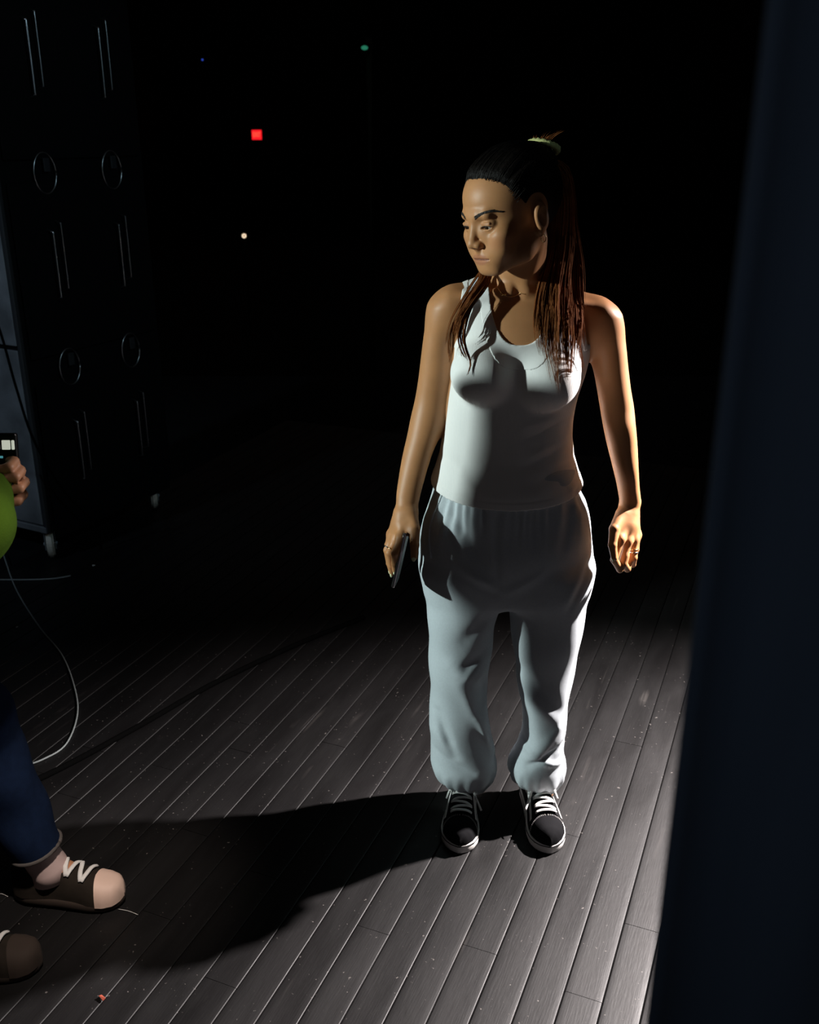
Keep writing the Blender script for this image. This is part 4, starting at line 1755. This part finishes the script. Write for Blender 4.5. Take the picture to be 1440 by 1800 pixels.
# ================================================================== the person walking in on the left
M['denim'] = mat('dark_blue_denim', (0.008, 0.018, 0.050), 0.9, spec=0.1, var=0.2, vscale=60, bump=0.3, bscale=700)
M['denim_hem'] = mat('faded_denim_hem', (0.10, 0.09, 0.085), 0.9, spec=0.1)
M['green_cloth'] = mat('bright_green_cloth', (0.036, 0.075, 0.004), 0.9, spec=0.1, var=0.08, vscale=30, bump=0.3, bscale=500)
M['teal_cloth'] = mat('pale_teal_shirt', (0.25, 0.42, 0.38), 0.9, spec=0.1)
M['sneaker'] = mat('black_worn_canvas', (0.022, 0.017, 0.013), 0.9, spec=0.15, var=0.3, vscale=30)
M['sneaker_toe'] = mat('pinkish_rubber_toe', (0.72, 0.52, 0.43), 0.6, var=0.08)
M['sneaker_sole'] = mat('dull_brown_sole', (0.032, 0.020, 0.014), 0.85)
M['sock'] = mat('pale_pink_sock', (0.60, 0.45, 0.43), 0.9, spec=0.1)
M['w_skin'] = mat('tanned_skin', (0.50, 0.24, 0.13), 0.5, spec=0.4)
M['w_hair'] = mat('short_dark_hair', (0.014, 0.010, 0.008), 0.6, bump=.5, bscale=150)
M['white_key'] = mat('lit_white_keys', (.6, .62, .55), .4, emit=(.8, .85, .7), estr=.55)
M['cyan_key'] = mat('lit_cyan_strip', (.1, .5, .6), .4, emit=(.15, .6, .7), estr=.35)

walker = empty('person', (-.95, 1.62, 0))
tag(walker, 'person in blue jeans and bright green top walking in at the left edge', 'person')
ank_f, knee_f, hip_f = np.array([-.855, 1.825, .105]), np.array([-.925, 1.78, .54]), np.array([-1.02, 1.55, .93])
ank_n, knee_n, hip_n = np.array([-.99, 1.60, .10]), np.array([-.99, 1.50, .53]), np.array([-1.02, 1.38, .93])
sh_f, sh_n = np.array([-.98, 1.678, 1.392]), np.array([-.95, 1.32, 1.42])
neck0 = np.array([-.98, 1.49, 1.49])
head0 = np.array([-.95, 1.49, 1.67])
HN = at(16, 858, 1.70)                       # the near hand, gripping the controller
EL = at(-52, 926, 1.52)                      # its elbow, nearer the camera
FEL, FHA = np.array([-1.03, 1.674, 1.17]), np.array([-.97, 1.700, .95])
wf = Field()
wf.u(f_cap([-1.02, 1.48, .93], [-.985, 1.49, 1.36], .130, .135), 0)
wf.u(f_cap(neck0 - [0, 0, .06], head0 - [.02, 0, .08], .060, .056), .04)
wf.u(f_ell(head0, (.098, .076, .118)), .03)
wf.u(f_ell(head0 + [.035, 0, -.06], (.062, .056, .065)), .03)
wf.u(f_cap(head0 + [.095, 0, .0], head0 + [.112, 0, -.030], .009, .013), .012)
wf.u(f_cap(head0 + [.088, -.015, -.066], head0 + [.088, .015, -.066], .010, .010), .008)
for s in (-1, 1):
    wf.s(f_ell(head0 + [.092, s * .031, .008], (.014, .016, .011)), .012)
    wf.u(f_ell(head0 + [-.008, s * .078, -.005], (.018, .010, .030)), .008)
for sh, el, ha in ((sh_n, EL, HN + [-.045, .02, .03]), (sh_f, FEL, FHA)):
    wf.u(f_cap(sh, el, .055, .044), .05)
    wf.u(f_cap(el, ha, .044, .029), .02)
# near hand: palm on the left, four fingers stacked, knuckles to the right
pal = HN + np.array([-.034, .018, .004])
wf.u(f_ell(pal, (.026, .024, .046)), .02)
for q, (u, v, ln) in enumerate(((16, 822, 1.0), (27, 838, 1.06), (34, 858, 1.0), (31, 880, .85))):
    k2 = at(u, v, 1.655)
    k0 = np.array([pal[0] + .004, pal[1] + .006, k2[2] + .004])
    k1 = k2 + np.array([.000, .024, .003])
    k3 = k2 + np.array([-.026 * ln, -.012, -.003])
    finger(wf, [k0, k1, k2, k3], [.0100, .0098, .0092, .0076], .008)
finger(wf, [pal + [0, -.01, .03], HN + [-.024, -.022, .042], HN + [-.012, -.020, .056]], [.013, .0115, .009], .012)
# far hand hanging
fh_ = FHA
wf.u(f_ell(fh_ + [.01, 0, -.045], (.020, .036, .045)), .02)
for q in range(4):
    b0 = fh_ + [.012, -.026 + .017 * q, -.08]
    finger(wf, [b0, b0 + [.008, 0, -.03], b0 + [-.002, 0, -.055], b0 + [-.014, 0, -.065]], [.0095, .009, .008, .0065], .008)
finger(wf, [fh_ + [.012, -.030, -.03], fh_ + [.030, -.042, -.055], fh_ + [.03, -.036, -.08]], [.012, .011, .008], .012)
for hip, kn, an in ((hip_f, knee_f, ank_f), (hip_n, knee_n, ank_n)):
    wf.u(f_cap(hip, kn, .072, .050), .04)
    wf.u(f_cap(kn, an + [0, 0, .02], .050, .034), .03)
    wf.u(f_cap(an, an + [.10, 0, -.055], .032, .026), .03)
field_obj('body', wf, .0045, (-1.24, 1.18, .0), (-.60, 2.0, 1.83), M['w_skin'], walker, relax=1)

jf = Field()
jf.u(f_cap([-1.02, 1.48, .95], [-1.015, 1.465, 1.02], .145, .142), 0)
for hip, kn, an in ((hip_f, knee_f, ank_f), (hip_n, knee_n, ank_n)):
    jf.u(f_cap(hip, kn, .098, .074), .05)
    jf.u(f_cap(kn, an + (kn - an) * .12, .074, .060), .03)


def jean_shape(d, x, y, z):
    d = d - .004 * np.sin(38 * z + 11 * x) * np.sin(15 * x + 21 * y)
    cut = .155 + .25 * (x + .86) * (y > 1.70)
    return np.maximum(d, cut - z)


jf.warp(jean_shape, (-3, 0, 0), (1, 3, 2))
jn = field_obj('jeans', jf, .0055, (-1.24, 1.18, .05), (-.66, 2.0, 1.2), M['denim'], walker, relax=0)
for an, kn in ((ank_f, knee_f), (ank_n, knee_n)):
    dr = kn - an
    c = an + dr * .15
    P = []
    for t in np.linspace(0, 2 * PI, 33):
        x, y = c[0] + .066 * math.cos(t), c[1] + .064 * math.sin(t)
        z = .158 + .25 * (x + .86) * (y > 1.70)
        P.append((x, y, z))
    P = jf.project(np.array(P), it=3, step=.02)
    tubes_obj('jeans_hem', [(P, np.full(33, .0055), 6)], M['denim_hem'], jn)

gf = Field()
gf.u(f_cap([-1.02, 1.48, 1.00], [-.985, 1.49, 1.36], .152, .150), 0)
gf.u(f_cap(neck0 - [0, 0, .06], neck0 + [0, 0, .01], .078, .072), .05)
for sh, el, ha in ((sh_n, EL, HN + [-.045, .02, .03]), (sh_f, FEL, FHA)):
    gf.u(f_cap(sh, el, .074, .064), .05)
    gf.u(f_cap(el, el + (ha - el) * .86, .064, .046), .03)


def top_shape(d, x, y, z):
    d = d - .005 * np.sin(30 * z + 17 * x) * np.sin(19 * y + 8 * z)
    return np.maximum(d, .93 - z)


gf.warp(top_shape, (-3, 0, 0), (1, 3, 2))
gt = field_obj('green_top', gf, .0055, (-1.24, 1.18, .85), (-.58, 1.9, 1.62), M['green_cloth'], walker, relax=0)
hf = Field()
hf.u(f_ell(head0 + [-.012, 0, .018], (.106, .085, .118)), 0)
hf.warp(lambda d, x, y, z: np.maximum(d, np.maximum((x - head0[0]) * .8 - (z - head0[2]) + .0, -.09 - (z - head0[2]))), (-3, 0, 0), (1, 3, 2.2))
field_obj('hair', hf, .005, (-1.10, 1.36, 1.5), (-.80, 1.62, 1.84), M['w_hair'], walker, relax=0)


def sneaker(toe, heel, label, toe_mat):
    toe, heel = np.asarray(toe, float), np.asarray(heel, float)
    L_ = np.linalg.norm((toe - heel)[:2])
    d_ = (toe - heel) / np.linalg.norm(toe - heel)
    w_ = np.array([-d_[1], d_[0], 0])
    w_ /= np.linalg.norm(w_)
    u_ = np.cross(d_, w_)
    u_ = u_ if u_[2] > 0 else -u_

    def W(a, b, c):
        return heel + d_ * a * L_ + w_ * b + u_ * c
    T = [0, .04, .12, .28, .45, .6, .74, .86, .94, .985, 1]
    wd = [.010, .024, .033, .034, .036, .041, .046, .045, .036, .020, .002]
    ht = [.060, .078, .086, .088, .082, .068, .054, .047, .043, .034, .008]
    ups = []
    V, Fc = [], []
    n, k = 34, 20
    for i in range(n + 1):
        t = i / n
        w, h = np.interp(t, T, wd), np.interp(t, T, ht)
        for j in range(k + 1):
            th = PI * j / k
            V.append(W(t, math.copysign(abs(math.cos(th)) ** .7, math.cos(th)) * w, .020 + h * math.sin(th) ** .85))
    for i in range(n):
        for j in range(k):
            a = i * (k + 1) + j
            Fc.append((a, a + 1, a + k + 2, a + k + 1))
    sh = obj_from('shoe', V, Fc, M['sneaker'], walker)
    sh['label'] = label
    # rubber toe cap
    V, Fc = [], []
    for i in range(13):
        for j in range(k + 1):
            th = PI * j / k
            t = (.76 + .035 * abs(math.cos(th))) + (1.004 - .76 - .035 * abs(math.cos(th))) * i / 12
            w, h = np.interp(t, T, wd) + .0025 * (i < 12), np.interp(t, T, ht) + .0025 * (i < 12)
            V.append(W(t, math.copysign(abs(math.cos(th)) ** .7, math.cos(th)) * w, .018 + h * math.sin(th) ** .85))
    for i in range(12):
        for j in range(k):
            a = i * (k + 1) + j
            Fc.append((a, a + 1, a + k + 2, a + k + 1))
    obj_from('toe_cap', V, Fc, toe_mat, sh)
    N = 48
    V, Fc = [], []
    prof = [(-.003, 0), (.001, .004), (.002, .016), (0, .026), (-.006, .027)]
    for dx, z in prof:
        for i in range(N):
            a = 2 * PI * i / N
            t = (1 - math.cos(a)) / 2
            w = np.interp(t, T, wd) + dx
            V.append(W(t + (dx / L_) * (1 if t > .5 else -1) * (abs(math.cos(a)) > .9), w * (1 if a < PI else -1) * (abs(math.sin(a)) ** .25), z))
    for r_ in range(len(prof) - 1):
        for i in range(N):
            j = (i + 1) % N
            Fc.append((r_ * N + i, r_ * N + j, (r_ + 1) * N + j, (r_ + 1) * N + i))
    Fc += [tuple(range(N - 1, -1, -1)), tuple((len(prof) - 1) * N + i for i in range(N))]
    obj_from('sole', V, Fc, M['sneaker_sole'], sh)
    for q in range(5):
        t = .44 + .065 * q
        P = []
        for z_ in np.linspace(-1, 1, 11):
            th = PI / 2 + z_ * .62
            tt = t + .03 * z_ * (1 if q % 2 else -1)
            w, h = np.interp(tt, T, wd), np.interp(tt, T, ht)
            P.append(W(tt, math.copysign(abs(math.cos(th)) ** .7, math.cos(th)) * w, .026 + h * math.sin(th) ** .85))
        tubes_obj('lace', [(np.array(P), np.full(11, .0058), 7, .5, (0, 0, 1))], M['lace'], sh)
    return sh


sneaker((-.672, 1.815, .004), (-.935, 1.83, .010), 'dark sneaker with a pinkish rubber toe cap on the far foot', M['sneaker_toe'])
sneaker((-.800, 1.625, .002), (-1.065, 1.600, .002), 'dark sneaker on the near foot at the lower left edge', M['sneaker_sole'])
for an, kn in ((ank_f, knee_f), (ank_n, knee_n)):
    dr = (kn - an) / np.linalg.norm(kn - an)
    a0 = an + dr * .035 + np.array([.008, 0, -.02])
    tubes_obj('sock', [(np.array([an + [.018, 0, -.035], an + [.012, 0, -.005], an + dr * .045, an + dr * .10]), np.array([.046, .043, .042, .043]), 24)], M['sock'], walker)

# ---- handheld controller with lit keys
dc = at(-8, 793, 1.690)
dv = empty('handheld_controller', tuple(dc))
tag(dv, 'dark handheld controller with lit white keys gripped at the left edge', 'controller')
RD_ = Matrix.Rotation(math.radians(-12), 3, 'X')
bm = bmesh.new()
add_box(bm, dc, (.082, .014, .066), RD_, .004, 2)
bm_obj('case', bm, M['phone_black'], dv)
for q in range(3):
    bm = bmesh.new()
    add_box(bm, Vector(dc) + RD_ @ Vector((.004 + (0, .019, .0315)[q], -.0075, .012)), (.015 if q < 2 else .005, .003, .017), RD_, .001, 1)
    bm_obj('key', bm, M['white_key'], dv)
bm = bmesh.new()
add_box(bm, Vector(dc) + RD_ @ Vector((.006, -.0075, -.010)), (.020, .003, .004), RD_, .0008, 1)
bm_obj('indicator', bm, M['cyan_key'], dv)
